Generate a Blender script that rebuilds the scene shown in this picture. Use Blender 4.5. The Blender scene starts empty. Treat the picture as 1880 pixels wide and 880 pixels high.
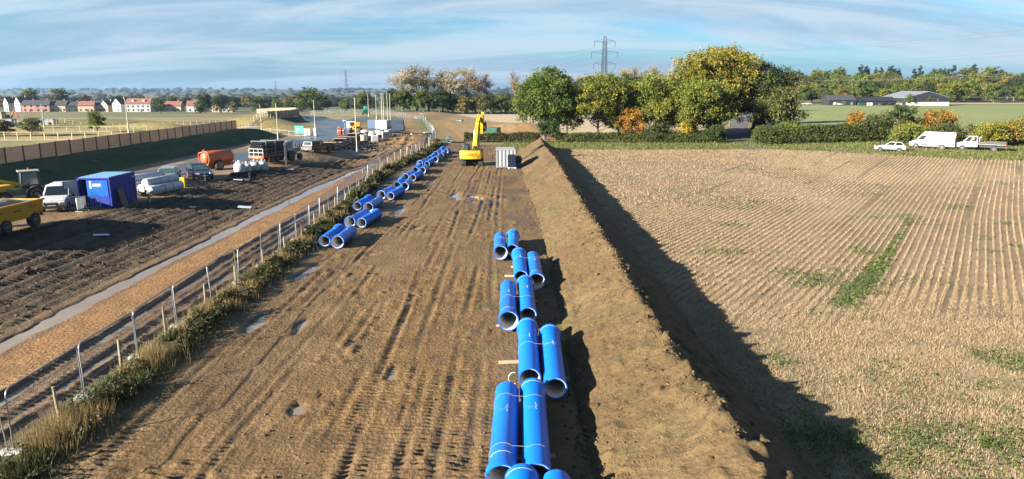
import bpy, bmesh, math, random
import numpy as np
from mathutils import Vector, Matrix
PI = math.pi
R = math.radians
sc = bpy.context.scene
C = sc.collection
# ------------------------------------------------------------------ camera
cam = bpy.data.cameras.new('camera'); cam.lens = 24; cam.sensor_width = 36
cam.clip_start = 0.3; cam.clip_end = 20000
camo = bpy.data.objects.new('camera', cam); C.objects.link(camo)
camo.location = (0, 0, 10); camo.rotation_euler = (R(90 - 12.375), 0, 0)
sc.camera = camo
# ------------------------------------------------------------------ light
SUN_EL, SUN_AZ = 19.5, 240.0           # azimuth clockwise from +Y: behind the camera on the left
sun = bpy.data.lights.new('sun', 'SUN'); sun.energy = 5.0; sun.angle = R(0.5); sun.color = (1.0, 0.92, 0.80)
suno = bpy.data.objects.new('sun', sun); C.objects.link(suno)
sd = Vector((math.sin(R(SUN_AZ)) * math.cos(R(SUN_EL)), math.cos(R(SUN_AZ)) * math.cos(R(SUN_EL)), math.sin(R(SUN_EL))))
suno.rotation_euler = sd.to_track_quat('Z', 'Y').to_euler()
suno.location = (-60, -40, 60)
w = bpy.data.worlds.new('World'); sc.world = w; w.use_nodes = True
nt = w.node_tree; N = nt.nodes; LK = nt.links
bg = N['Background']; bg.inputs['Strength'].default_value = 0.05
sky = N.new('ShaderNodeTexSky'); sky.sky_type = 'NISHITA'; sky.sun_disc = False
sky.sun_elevation = R(SUN_EL); sky.sun_rotation = R(SUN_AZ); sky.air_density = 1.0; sky.dust_density = 0.35; sky.ozone_density = 2.2

def wn(t, **k):
    n = N.new(t)
    for a, b in k.items(): setattr(n, a, b)
    return n
def wmath(op, a, b=None, c=None):
    n = wn('ShaderNodeMath', operation=op)
    for i, v in enumerate((a, b, c)):
        if v is None: continue
        if isinstance(v, (int, float)): n.inputs[i].default_value = v
        else: LK.new(v, n.inputs[i])
    return n.outputs[0]
tc = wn('ShaderNodeTexCoord'); sep = wn('ShaderNodeSeparateXYZ'); LK.new(tc.outputs['Generated'], sep.inputs[0])
den = wmath('ADD', wmath('MAXIMUM', sep.outputs[2], 0.0), 0.22)
px = wmath('DIVIDE', sep.outputs[0], den); py = wmath('DIVIDE', sep.outputs[1], den)
def cloud_noise(sx, sy, scale, detail, seed, rough=0.55, dist=0.4):
    cb = wn('ShaderNodeCombineXYZ'); LK.new(wmath('MULTIPLY', px, sx), cb.inputs[0]); LK.new(wmath('MULTIPLY', py, sy), cb.inputs[1]); cb.inputs[2].default_value = seed
    n = wn('ShaderNodeTexNoise'); n.inputs['Scale'].default_value = scale; n.inputs['Detail'].default_value = detail
    n.inputs['Roughness'].default_value = rough; n.inputs['Distortion'].default_value = dist
    LK.new(cb.outputs[0], n.inputs['Vector']); return n.outputs[0]
def wramp(v, a, b):
    n = wn('ShaderNodeMapRange', interpolation_type='SMOOTHSTEP'); n.inputs[1].default_value = a; n.inputs[2].default_value = b
    LK.new(v, n.inputs[0]); return n.outputs[0]
def wmix(f, a, b, mode='MIX'):
    n = wn('ShaderNodeMix', data_type='RGBA', blend_type=mode)
    for i, v in ((0, f), (6, a), (7, b)):
        if isinstance(v, (int, float)): n.inputs[i].default_value = v
        elif isinstance(v, tuple): n.inputs[i].default_value = v
        else: LK.new(v, n.inputs[i])
    return n.outputs[2]
tint = wmix(1.0, sky.outputs[0], (0.275, 0.475, 0.645, 1), 'MULTIPLY')
soft = wramp(cloud_noise(0.34, 1.0, 1.05, 6, 3.1, 0.58, 0.6), 0.42, 0.56)          # broad pale grey-blue sheets
fine = wramp(cloud_noise(0.36, 1.25, 1.5, 6, 8.7, 0.6, 0.8), 0.40, 0.62) # white streaks
thin = wmath('SUBTRACT', 1.0, wmath('MULTIPLY', wramp(sep.outputs[2], 0.16, 0.5), 0.75))   # broken cloud low down, clearer overhead
low = wmath('SUBTRACT', 1.0, wramp(sep.outputs[2], 0.0, 0.075))   # grey-blue bank along the horizon
tint = wmix(wmath('MULTIPLY', low, 0.8), tint, (1.25, 2.12, 3.0, 1))
c1 = wmix(wmath('MULTIPLY', wmath('MULTIPLY', soft, 0.9), thin), tint, (1.62, 2.35, 3.10, 1))
c2 = wmix(wmath('MULTIPLY', wmath('MULTIPLY', fine, 0.75), thin), c1, (2.75, 3.35, 3.85, 1))
LK.new(c2, bg.inputs['Color'])
sc.view_settings.view_transform = 'Standard'; sc.view_settings.look = 'None'
sc.view_settings.exposure = 2.3; sc.view_settings.gamma = 1.0; sc.view_settings.use_curve_mapping = False
sc.render.engine = 'CYCLES'
sc.cycles.use_denoising = True
sc.cycles.max_bounces = 5; sc.cycles.diffuse_bounces = 1; sc.cycles.glossy_bounces = 3; sc.cycles.transmission_bounces = 3; sc.cycles.volume_bounces = 0
sc.cycles.transparent_max_bounces = 6
sc.cycles.caustics_reflective = False; sc.cycles.caustics_refractive = False

ALB = 0.63                             # overall reflectance of soils and foliage
# ------------------------------------------------------------------ helpers: noise
def _h(ix, iy, s):
    with np.errstate(over='ignore'):
        n = (ix.astype(np.int64) * 374761393 + iy.astype(np.int64) * 668265263 + s * 974634777) & 0xFFFFFFFF
        n = ((n ^ (n >> 13)) * 1274126177) & 0xFFFFFFFF
        n = n ^ (n >> 16)
    return (n & 0xFFFFFF) / float(0xFFFFFF)
def vn(x, y, s=0):
    x, y = np.broadcast_arrays(np.asarray(x, float), np.asarray(y, float))
    ix, iy = np.floor(x), np.floor(y); fx, fy = x - ix, y - iy
    fx = fx * fx * (3 - 2 * fx); fy = fy * fy * (3 - 2 * fy)
    a, b, c, d = _h(ix, iy, s), _h(ix + 1, iy, s), _h(ix, iy + 1, s), _h(ix + 1, iy + 1, s)
    return (a * (1 - fx) + b * fx) * (1 - fy) + (c * (1 - fx) + d * fx) * fy
def fbm(x, y, s=0, o=4):
    t = 0; a = 0.5; n = 0
    x = np.asarray(x, float); y = np.asarray(y, float)
    for k in range(o):
        t = t + a * vn(x, y, s + 17 * k); n += a; a *= 0.5; x = x * 2.03 + 5.1; y = y * 2.03 + 1.7
    return t / n
def S(a, b, x):
    t = np.clip((np.asarray(x, float) - a) / (b - a), 0, 1); return t * t * (3 - 2 * t)
def mixc(c, m, col):
    m = np.asarray(m)[..., None]; return c * (1 - m) + np.array(col) * m

# ------------------------------------------------------------------ helpers: objects
def tag(o, label=None, cat=None, group=None, kind=None):
    for k, v in (('label', label), ('category', cat), ('group', group), ('kind', kind)):
        if v: o[k] = v
    return o
def thing(name, label, cat, loc=(0, 0, 0), rz=0, group=None):
    o = bpy.data.objects.new(name, None); C.objects.link(o); o.empty_display_size = 0.3
    o.location = loc; o.rotation_euler = (0, 0, rz); return tag(o, label, cat, group)
def link(name, me, m=None, parent=None, label=None):
    o = bpy.data.objects.new(name, me); C.objects.link(o)
    if m is not None and not me.materials: me.materials.append(m)
    if parent is not None: o.parent = parent
    if label: o['label'] = label
    return o
def dup(o, parent=None, loc=None, rz=None, label=None, group=None, scale=None):
    c = o.copy(); C.objects.link(c)
    if parent is not None: c.parent = parent
    for ch in list(o.children): dup(ch, c)
    if loc is not None: c.location = loc
    if rz is not None: c.rotation_euler = (c.rotation_euler[0], c.rotation_euler[1], rz)
    if scale is not None: c.scale = scale
    if label: c['label'] = label
    if group: c['group'] = group
    return c
def fmesh(name, V, F, cols=None, smooth=False):
    """mesh from numpy arrays; F is (n,k)"""
    V = np.asarray(V, np.float32); F = np.asarray(F, np.int32); n, k = F.shape
    me = bpy.data.meshes.new(name)
    me.vertices.add(len(V)); me.vertices.foreach_set('co', V.ravel())
    me.loops.add(n * k); me.loops.foreach_set('vertex_index', F.ravel())
    me.polygons.add(n); me.polygons.foreach_set('loop_start', np.arange(0, n * k, k, dtype=np.int32))
    if smooth: me.polygons.foreach_set('use_smooth', np.ones(n, bool))
    if cols is not None:
        a = me.color_attributes.new('Col', 'FLOAT_COLOR', 'POINT')
        cc = np.ones((len(V), 4), np.float32); cc[:, :cols.shape[1]] = cols; cc[:, :3] *= ALB * np.array((1.0, 0.98, 0.84)); a.data.foreach_set('color', cc.ravel())
    me.update(calc_edges=True); return me
class MB:
    def __init__(s): s.v = []; s.f = []
    def add(s, vs, fs):
        n = len(s.v); s.v += [tuple(p) for p in vs]; s.f += [tuple(i + n for i in f) for f in fs]; return s
    def box(s, c, d, rz=0, rx=0, taper=1.0, tapery=None):
        x, y, z = d[0] / 2, d[1] / 2, d[2] / 2; ty = taper if tapery is None else tapery
        M_ = Matrix.Translation(c) @ Matrix.Rotation(rz, 4, 'Z') @ Matrix.Rotation(rx, 4, 'X')
        vs = [(-x, -y, -z), (x, -y, -z), (x, y, -z), (-x, y, -z), (-x * taper, -y * ty, z), (x * taper, -y * ty, z), (x * taper, y * ty, z), (-x * taper, y * ty, z)]
        return s.add([M_ @ Vector(v) for v in vs], [(0, 3, 2, 1), (4, 5, 6, 7), (0, 1, 5, 4), (1, 2, 6, 5), (2, 3, 7, 6), (3, 0, 4, 7)])
    def rings(s, rings, caps=True, closed=True):
        n = len(rings[0]); b = len(s.v)
        for r in rings: s.v += [tuple(p) for p in r]
        for i in range(len(rings) - 1):
            for j in range(n if closed else n - 1):
                k = (j + 1) % n
                s.f.append((b + i * n + j, b + i * n + k, b + (i + 1) * n + k, b + (i + 1) * n + j))
        if caps:
            s.f.append(tuple(b + j for j in reversed(range(n)))); e = b + (len(rings) - 1) * n
            s.f.append(tuple(e + j for j in range(n)))
        return s
    def cyl(s, p0, p1, r0, r1=None, n=10, caps=True):
        p0, p1 = Vector(p0), Vector(p1); r1 = r0 if r1 is None else r1
        d = (p1 - p0).normalized(); u = d.orthogonal().normalized(); v = d.cross(u)
        g = lambda p, r: [p + (u * math.cos(2 * PI * k / n) + v * math.sin(2 * PI * k / n)) * r for k in range(n)]
        return s.rings([g(p0, r0), g(p1, r1)], caps)
    def path(s, pts, r, n=6, caps=True):
        pts = [Vector(p) for p in pts]; rr = []; up = None
        for i, p in enumerate(pts):
            d = (pts[min(i + 1, len(pts) - 1)] - pts[max(i - 1, 0)]).normalized()
            if up is None: up = d.orthogonal().normalized()
            u = (up - d * up.dot(d)).normalized(); up = u; v = d.cross(u)
            ri = r[i] if isinstance(r, (list, tuple)) else r
            rr.append([p + (u * math.cos(2 * PI * k / n) + v * math.sin(2 * PI * k / n)) * ri for k in range(n)])
        return s.rings(rr, caps)
    def lathe(s, prof, n=24, axis='Y', off=(0, 0, 0), caps=False):
        """prof: (along, radius)"""
        rr = []
        for a, r in prof:
            ring = []
            for k in range(n):
                c, t = math.cos(2 * PI * k / n) * r, math.sin(2 * PI * k / n) * r
                p = {'Y': (c, a, t), 'X': (a, c, t), 'Z': (c, t, a)}[axis]
                ring.append((p[0] + off[0], p[1] + off[1], p[2] + off[2]))
            rr.append(ring)
        return s.rings(rr, caps)
    def prism(s, prof, hw, hw2=None):
        """prof (y,z) extruded along x; hw number or list of half widths"""
        n = len(prof); hs = hw if isinstance(hw, (list, tuple)) else [hw] * n
        vs = [(-hs[i], p[0], p[1]) for i, p in enumerate(prof)] + [(hs[i], p[0], p[1]) for i, p in enumerate(prof)]
        fs = [tuple(range(n)), tuple(reversed(range(n, 2 * n)))] + [(i, i + n, (i + 1) % n + n, (i + 1) % n) for i in range(n)]
        return s.add(vs, fs)
    def panel(s, q, u0, u1, v0, v1, off=0.01, th=0.02):
        """slab on the quad q (4 corners: bl, br, tr, tl), proud by off"""
        q = [Vector(p) for p in q]; nrm = (q[1] - q[0]).cross(q[3] - q[0]).normalized()
        P = lambda u, v: (q[0] * (1 - u) + q[1] * u) * (1 - v) + (q[3] * (1 - u) + q[2] * u) * v
        b = [P(u0, v0), P(u1, v0), P(u1, v1), P(u0, v1)]
        return s.add([p + nrm * off for p in b] + [p + nrm * (off - th) for p in b], [(0, 1, 2, 3), (7, 6, 5, 4), (0, 4, 5, 1), (1, 5, 6, 2), (2, 6, 7, 3), (3, 7, 4, 0)])
    def mesh(s, name='mesh', smooth=None):
        me = bpy.data.meshes.new(name); me.from_pydata(s.v, [], s.f); me.update()
        b = bmesh.new(); b.from_mesh(me); bmesh.ops.recalc_face_normals(b, faces=b.faces); b.to_mesh(me); b.free()
        if smooth:
            me.shade_smooth(); me.set_sharp_from_angle(angle=R(smooth))
        return me
    def build(s, name, m, parent=None, smooth=None, bevel=0, label=None, loc=None):
        o = link(name, s.mesh(name, smooth), m, parent, label)
        if loc: o.location = loc
        if bevel:
            b = o.modifiers.new('bevel', 'BEVEL'); b.width = bevel; b.segments = 2; b.limit_method = 'ANGLE'; b.angle_limit = R(35)
            o.data.shade_smooth(); o.data.set_sharp_from_angle(angle=R(50))
        return o
def text_mesh(body, size, depth=0.004):
    cu = bpy.data.curves.new('lettering', 'FONT'); cu.body = body; cu.size = size; cu.extrude = depth; cu.align_x = 'CENTER'; cu.align_y = 'CENTER'
    o = bpy.data.objects.new('lettering', cu); me = bpy.data.meshes.new_from_object(o)
    bpy.data.objects.remove(o); return me

# ------------------------------------------------------------------ materials
def newmat(name):
    m = bpy.data.materials.new(name); m.use_nodes = True
    t = m.node_tree; return m, t, t.nodes['Principled BSDF']
def node(t, typ, ins={}, **k):
    n = t.nodes.new(typ)
    for a, b in k.items(): setattr(n, a, b)
    for a, b in ins.items():
        if hasattr(b, 'links') and hasattr(b, 'node'): t.links.new(b, n.inputs[a])
        else: n.inputs[a].default_value = b
    return n
def rgb(c): return (c[0], c[1], c[2], 1)
def mat(name, col, rough=0.55, metal=0.0, var=0.14, scale=2.5, bump=0.0, dirt=None, spec=0.5, vary=0.0):
    """painted / plain surface with uneven tone and optional mud stains dirt=(colour, amount, scale)"""
    m, t, b = newmat(name); col = [c * 0.68 for c in col]
    co = node(t, 'ShaderNodeTexCoord').outputs['Object']
    nz = node(t, 'ShaderNodeTexNoise', {'Vector': co, 'Scale': scale, 'Detail': 6.0, 'Roughness': 0.6})
    mx = node(t, 'ShaderNodeMix', {0: nz.outputs[0], 6: rgb([c * (1 - var) for c in col]), 7: rgb([min(1, c * (1 + var)) for c in col])}, data_type='RGBA')
    out = mx.outputs[2]
    rmix = node(t, 'ShaderNodeMapRange', {0: nz.outputs[0], 3: max(0.02, rough - 0.08), 4: min(1, rough + 0.1)})
    t.links.new(rmix.outputs[0], b.inputs['Roughness'])
    if dirt:
        n2 = node(t, 'ShaderNodeTexNoise', {'Vector': co, 'Scale': dirt[2], 'Detail': 8.0, 'Roughness': 0.7})
        rr = node(t, 'ShaderNodeMapRange', {0: n2.outputs[0], 1: 0.62 - dirt[1] * 0.35, 2: 0.75, 3: 0.0, 4: 0.85})
        out = node(t, 'ShaderNodeMix', {0: rr.outputs[0], 6: out, 7: rgb(dirt[0])}, data_type='RGBA').outputs[2]
    if vary:
        oi = node(t, 'ShaderNodeObjectInfo'); vr = node(t, 'ShaderNodeMapRange', {0: oi.outputs['Random'], 3: 1 - vary, 4: 1 + vary * .6})
        out = node(t, 'ShaderNodeMix', {0: 1.0, 6: out, 7: vr.outputs[0]}, data_type='RGBA', blend_type='MULTIPLY').outputs[2]
    t.links.new(out, b.inputs['Base Color'])
    b.inputs['Metallic'].default_value = metal; b.inputs['Specular IOR Level'].default_value = spec
    if bump:
        bp = node(t, 'ShaderNodeBump', {'Height': nz.outputs[0], 'Strength': bump, 'Distance': 0.05}); t.links.new(bp.outputs[0], b.inputs['Normal'])
    return m
MUD = (0.20, 0.125, 0.065)
def soil_material(name, bump_scale=9.0, bump=0.6, bdist=0.06, streak=0.0):
    """colour from the terrain's own Col attribute (soil kinds), alpha is wetness; grain and clods from noise"""
    m, t, b = newmat(name)
    at = node(t, 'ShaderNodeAttribute', attribute_name='Col')
    co = node(t, 'ShaderNodeTexCoord').outputs['Object']
    n1 = node(t, 'ShaderNodeTexNoise', {'Vector': co, 'Scale': bump_scale, 'Detail': 9.0, 'Roughness': 0.68})
    n2 = node(t, 'ShaderNodeTexNoise', {'Vector': co, 'Scale': 0.9, 'Detail': 5.0, 'Roughness': 0.6})
    n3 = node(t, 'ShaderNodeTexVoronoi', {'Vector': co, 'Scale': bump_scale * 0.8, 'Randomness': 1.0})
    f = node(t, 'ShaderNodeMath', {0: n1.outputs[0], 1: n2.outputs[0]}, operation='ADD')
    mr = node(t, 'ShaderNodeMapRange', {0: f.outputs[0], 1: 0.7, 2: 1.3, 3: 0.62, 4: 1.32})
    mul = node(t, 'ShaderNodeMix', {0: 1.0, 6: at.outputs['Color'], 7: mr.outputs[0]}, data_type='RGBA', blend_type='MULTIPLY')
    t.links.new(mul.outputs[2], b.inputs['Base Color'])
    ro = node(t, 'ShaderNodeMapRange', {0: at.outputs['Alpha'], 3: 0.95, 4: 0.34})
    t.links.new(ro.outputs[0], b.inputs['Roughness']); b.inputs['Specular IOR Level'].default_value = 0.35
    sc2 = node(t, 'ShaderNodeMapping', {'Vector': co, 'Scale': (5.0, 1.3, 3.0)}); n5 = node(t, 'ShaderNodeTexNoise', {'Vector': sc2.outputs[0], 'Scale': 1.0, 'Detail': 7.0, 'Roughness': 0.65})
    wv = node(t, 'ShaderNodeTexWave', {'Vector': co, 'Scale': 1.35, 'Distortion': 0.9, 'Detail': 2.0, 'Detail Scale': 1.2}, bands_direction='Y')
    sc3 = node(t, 'ShaderNodeMapping', {'Vector': co, 'Scale': (1.7, 0.16, 1.0)}); n6 = node(t, 'ShaderNodeTexNoise', {'Vector': sc3.outputs[0], 'Scale': 1.0, 'Detail': 3.0})
    cm = node(t, 'ShaderNodeMapRange', {0: n6.outputs[0], 1: 0.52, 2: 0.62}); cw = node(t, 'ShaderNodeMath', {0: wv.outputs[0], 1: cm.outputs[0]}, operation='MULTIPLY')
    stx = node(t, 'ShaderNodeMath', {0: n5.outputs[0], 1: streak * 2.2}, operation='MULTIPLY'); cw2 = node(t, 'ShaderNodeMath', {0: cw.outputs[0], 1: streak * 0.3}, operation='MULTIPLY'); st2 = node(t, 'ShaderNodeMath', {0: stx.outputs[0], 1: cw2.outputs[0]}, operation='ADD')
    n4 = node(t, 'ShaderNodeMath', {0: n3.outputs[0], 1: 0.35}, operation='MULTIPLY'); hsum = node(t, 'ShaderNodeMath', {0: n1.outputs[0], 1: n4.outputs[0]}, operation='ADD')
    hs2 = node(t, 'ShaderNodeMath', {0: hsum.outputs[0], 1: st2.outputs[0]}, operation='ADD')
    bp = node(t, 'ShaderNodeBump', {'Height': hs2.outputs[0], 'Strength': bump, 'Distance': bdist})
    t.links.new(bp.outputs[0], b.inputs['Normal'])
    return m
def leaf_material(name):
    m, t, b = newmat(name)
    at = node(t, 'ShaderNodeAttribute', attribute_name='Col'); t.links.new(at.outputs['Color'], b.inputs['Base Color'])
    b.inputs['Roughness'].default_value = 0.62; b.inputs['Specular IOR Level'].default_value = 0.25
    tr = node(t, 'ShaderNodeBsdfTranslucent'); t.links.new(at.outputs['Color'], tr.inputs[0])
    ms = node(t, 'ShaderNodeMixShader', {0: 0.34, 1: b.outputs[0], 2: tr.outputs[0]})
    t.links.new(ms.outputs[0], t.nodes['Material Output'].inputs[0]); return m
M = {}
M['soil'] = soil_material('soil', 7.0, 1.0, 0.09); M['bundsoil'] = soil_material('bund_soil', 4.2, 1.0, 0.17); M['tracked'] = soil_material('tracked_soil', 8.0, 1.0, 0.075, 0.30); M['clods'] = soil_material('cloddy_soil', 5.0, 1.0, 0.16, 0.7)
M['sward'] = soil_material('sward', 7.0, 0.5, 0.08); M['land'] = soil_material('land', 1.2, 0.3, 0.3)
M['leaf'] = leaf_material('foliage'); M['bark'] = mat('bark', (0.13, 0.105, 0.08), 0.9, var=0.35, scale=6, bump=0.6)
M['palebark'] = mat('pale_bark', (0.30, 0.27, 0.22), 0.9, var=0.3, scale=6)
M['blue'] = mat('blue_pipe_coating', (0.0015, 0.165, 0.76), 0.42, var=0.16, scale=1.3, dirt=((0.11, 0.085, 0.06), 0.10, 2.6), vary=0.10)
M['lining'] = mat('cement_lining', (0.80, 0.77, 0.73), 0.85, var=0.12, scale=3)
M['white'] = mat('white_paint', (0.52, 0.52, 0.515), 0.35, var=0.04, dirt=(MUD, 0.10, 1.6))
M['whiteclean'] = mat('clean_white', (0.82, 0.82, 0.80), 0.5, var=0.05)
M['yellow'] = mat('yellow_paint', (0.62, 0.40, 0.012), 0.38, var=0.06, dirt=(MUD, 0.10, 2.0))
M['amber'] = mat('amber_paint', (0.74, 0.40, 0.025), 0.45, var=0.10, dirt=((0.16, 0.09, 0.04), 0.35, 1.2))
M['black'] = mat('black_plastic', (0.012, 0.012, 0.013), 0.45, var=0.2)
M['rubber'] = mat('rubber', (0.022, 0.021, 0.020), 0.85, var=0.2, dirt=(MUD, 0.25, 3.0))
M['steel'] = mat('galvanised_steel', (0.42, 0.44, 0.46), 0.38, metal=0.8, var=0.15, scale=8)
M['wire'] = mat('fence_wire', (0.30, 0.31, 0.32), 0.5, metal=0.5, var=0.1)
M['rim'] = mat('wheel_rim', (0.16, 0.16, 0.16), 0.5, metal=0.5, dirt=(MUD, 0.2, 4.0))
M['glass'] = mat('dark_glass', (0.012, 0.016, 0.020), 0.06, var=0.1, spec=0.8)
M['cabglass'] = mat('cab_glass', (0.05, 0.09, 0.085), 0.08, var=0.3, spec=0.8)
M['lamp'] = mat('clear_lamp_lens', (0.65, 0.67, 0.68), 0.12, var=0.1)
M['redlamp'] = mat('red_lamp_lens', (0.35, 0.01, 0.01), 0.2, var=0.1)
M['orange'] = mat('orange_paint', (0.55, 0.11, 0.035), 0.42, var=0.10, dirt=(MUD, 0.22, 1.3))
M['timber'] = mat('sawn_timber', (0.50, 0.35, 0.20), 0.85, var=0.25, scale=5)
M['post'] = mat('weathered_post', (0.36, 0.30, 0.19), 0.9, var=0.3, scale=5)
M['rail'] = mat('pale_rail_timber', (0.50, 0.44, 0.27), 0.85, var=0.2, scale=3)
M['acoustic'] = mat('fence_board', (0.80, 0.45, 0.27), 0.9, var=0.35, scale=2.0, bump=0.2, vary=0.22, dirt=((0.16, 0.12, 0.09), 0.3, 0.9)); M['farboard'] = mat('far_fence_board', (0.30, 0.24, 0.17), 0.9, vary=0.15)  # light put into board colours: near lifted and warmed for shade, far darkened for sun
M['fencepost'] = mat('dark_fence_post', (0.13, 0.105, 0.085), 0.9, var=0.2)
M['contblue'] = mat('container_blue', (0.008, 0.028, 0.33), 0.42, var=0.12, dirt=((0.06, 0.05, 0.07), 0.12, 1.2))
M['signblue'] = mat('sign_blue', (0.006, 0.12, 0.52), 0.35, var=0.05)
M['roofblue'] = mat('faded_roof_blue', (0.16, 0.34, 0.50), 0.4, var=0.15, scale=1.2)
M['navy'] = mat('navy_car_paint', (0.010, 0.016, 0.045), 0.22, var=0.08)
M['silver'] = mat('silver_car_paint', (0.42, 0.45, 0.50), 0.28, metal=0.5, var=0.05)
M['darkcar'] = mat('black_car_paint', (0.016, 0.017, 0.021), 0.25, var=0.1)
M['film'] = mat('white_plastic_film', (0.50, 0.52, 0.56), 0.30, var=0.10, scale=4, bump=0.5)
M['bag'] = mat('woven_bag', (0.50, 0.51, 0.53), 0.6, var=0.10, scale=5, bump=0.6)
M['pipeblack'] = mat('black_pipe', (0.012, 0.014, 0.024), 0.35, var=0.2)
M['concrete'] = mat('concrete', (0.46, 0.44, 0.41), 0.9, var=0.2, scale=3, bump=0.2)
M['green'] = mat('green_paint', (0.015, 0.11, 0.06), 0.5, var=0.15)
M['signgreen'] = mat('sign_green', (0.03, 0.30, 0.26), 0.5, var=0.08)
M['hivis'] = mat('orange_barrier_plastic', (0.80, 0.12, 0.03), 0.5, var=0.1)
M['grey'] = mat('grey_paint', (0.22, 0.23, 0.25), 0.5, var=0.15)
M['pylon'] = mat('weathered_pylon_steel', (0.05, 0.06, 0.075), 0.6, metal=0.1, var=0.15)
M['asphalt'] = mat('asphalt', (0.05, 0.05, 0.055), 0.30, var=0.35, scale=0.35, dirt=((0.20, 0.145, 0.10), 0.42, 0.16))
M['lane'] = mat('dry_asphalt', (0.10, 0.092, 0.085), 0.85, var=0.2, scale=0.6)
M['ochrebrick'] = mat('cream_render', (0.58, 0.46, 0.31), 0.9, var=0.12, scale=0.4)
M['redbrick'] = mat('red_brick', (0.42, 0.20, 0.14), 0.9, var=0.15, scale=0.8)
M['pinkbrick'] = mat('pink_brick', (0.52, 0.29, 0.23), 0.9, var=0.15, scale=0.8)
M['render'] = mat('white_render', (0.55, 0.53, 0.51), 0.9, var=0.05, scale=0.3)
M['redtile'] = mat('red_roof_tile', (0.26, 0.105, 0.075), 0.9, var=0.2, scale=0.9)
M['slate'] = mat('dark_slate', (0.055, 0.055, 0.062), 0.7, var=0.2, scale=0.9)
M['blackclad'] = mat('black_cladding', (0.018, 0.020, 0.026), 0.7, var=0.2)
M['greyroof'] = mat('grey_sheet_roof', (0.20, 0.22, 0.24), 0.6, var=0.15, scale=0.5)
M['load'] = mat('load_of_spoil', (0.30, 0.25, 0.20), 0.95, var=0.25, scale=3, bump=0.8)
def water_material():
    m, t, b = newmat('muddy_water')
    co = node(t, 'ShaderNodeTexCoord').outputs['Object']
    nz = node(t, 'ShaderNodeTexNoise', {'Vector': co, 'Scale': 0.8, 'Detail': 4.0})
    mx = node(t, 'ShaderNodeMix', {0: nz.outputs[0], 6: (0.13, 0.095, 0.062, 1), 7: (0.24, 0.175, 0.115, 1)}, data_type='RGBA')
    t.links.new(mx.outputs[2], b.inputs['Base Color']); b.inputs['Roughness'].default_value = 0.05; b.inputs['IOR'].default_value = 1.33
    b.inputs['Specular IOR Level'].default_value = 0.9
    n2 = node(t, 'ShaderNodeTexNoise', {'Vector': co, 'Scale': 6.0, 'Detail': 3.0})
    bp = node(t, 'ShaderNodeBump', {'Height': n2.outputs[0], 'Strength': 0.05, 'Distance': 0.02}); t.links.new(bp.outputs[0], b.inputs['Normal'])
    return m
M['water'] = water_material()

# ------------------------------------------------------------------ terrain
FENCE = [(-13.7, 8), (-14.0, 16), (-14.1, 22), (-14.3, 27), (-14.4, 36), (-14.6, 47), (-15.7, 68), (-16.6, 86), (-15.0, 104), (-14.6, 122), (-14.9, 135), (-17.5, 155), (-20.5, 173), (-29, 206), (-42, 241), (-62, 271), (-90, 303)]
_fy = np.array([p[1] for p in FENCE]); _fx = np.array([p[0] for p in FENCE])
def fence_x(y): return np.interp(y, _fy, _fx)
BANK2 = [(-66, 187), (-64, 199), (-66, 215), (-74, 238), (-91, 262), (-114, 310)]
def dist_poly(x, y, P):
    best = None
    for (ax, ay), (bx, by) in zip(P[:-1], P[1:]):
        dx, dy = bx - ax, by - ay; t = np.clip(((x - ax) * dx + (y - ay) * dy) / (dx * dx + dy * dy), 0, 1)
        d = np.hypot(x - ax - t * dx, y - ay - t * dy); best = d if best is None else np.minimum(best, d)
    return best
MOUNDS = [(-61, 165, 2.6, 10, 7), (-78, 152, 1.8, 8, 5), (-98, 150, 1.6, 14, 5), (-20.5, 132, 1.5, 7, 6), (2, 168, 2.2, 9, 6), (-8, 190, 1.2, 22, 10), (-24, 190, 1.0, 10, 8), (-41, 205, 1.2, 6, 5), (-120, 190, 1.5, 25, 10), (-38, 118, 0.5, 5, 6)]
HAULPUD = lambda y: -20.55 + 0.45 * (fbm(y / 9, 0 * y, 5, 3) - 0.5) + 0.0 * y + 1.3 * S(60, 100, y)
rng0 = random.Random(7)
TRACKS = [(-12.3 + .47 * k, .6 + .5 * rng0.random()) for k in range(25)]
TRACKS_OLD = [(-11.9, 1.0), (-11.1, .7), (-9.9, 1.0), (-9.2, 1.1), (-8.3, .9), (-7.6, 1.2), (-6.9, .8), (-6.1, 1.0), (-5.3, 1.1), (-4.5, .9), (-3.7, .7), (-2.9, .7), (-2.0, .5), (-10.5, .9), (-8.8, .8), (-5.8, .7)]
PUDDLES = [(-9.2, 28.0, 0.25, 1.1), (-4.4, 23.2, 0.22, 0.8), (-6.9, 20.4, 0.26, 0.5), (-8.7, 41.6, 0.5, 0.9), (-3.4, 64.2, 0.8, 3.0), (-5.2, 65.2, 0.6, 2.2), (-11.6, 36.0, 0.5, 3.5), (-11.2, 29.0, 0.5, 3.0), (-7.0, 50, 0.3, 0.8), (-9.5, 57, 0.4, 3), (-9.0, 75, 0.4, 3)]
def crest_h(y): return (1.86 + 0.45 * (fbm(y / 11, 0 * y + 3, 31, 3) - 0.5) + 0.35 * S(104, 112, y) ) * (1 - S(114, 121, y))
def crest_x(y): return 5.25 + 0.5 * (fbm(y / 14, 0 * y + 9, 12, 2) - 0.5) - 0.5 * S(80, 115, y)
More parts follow.
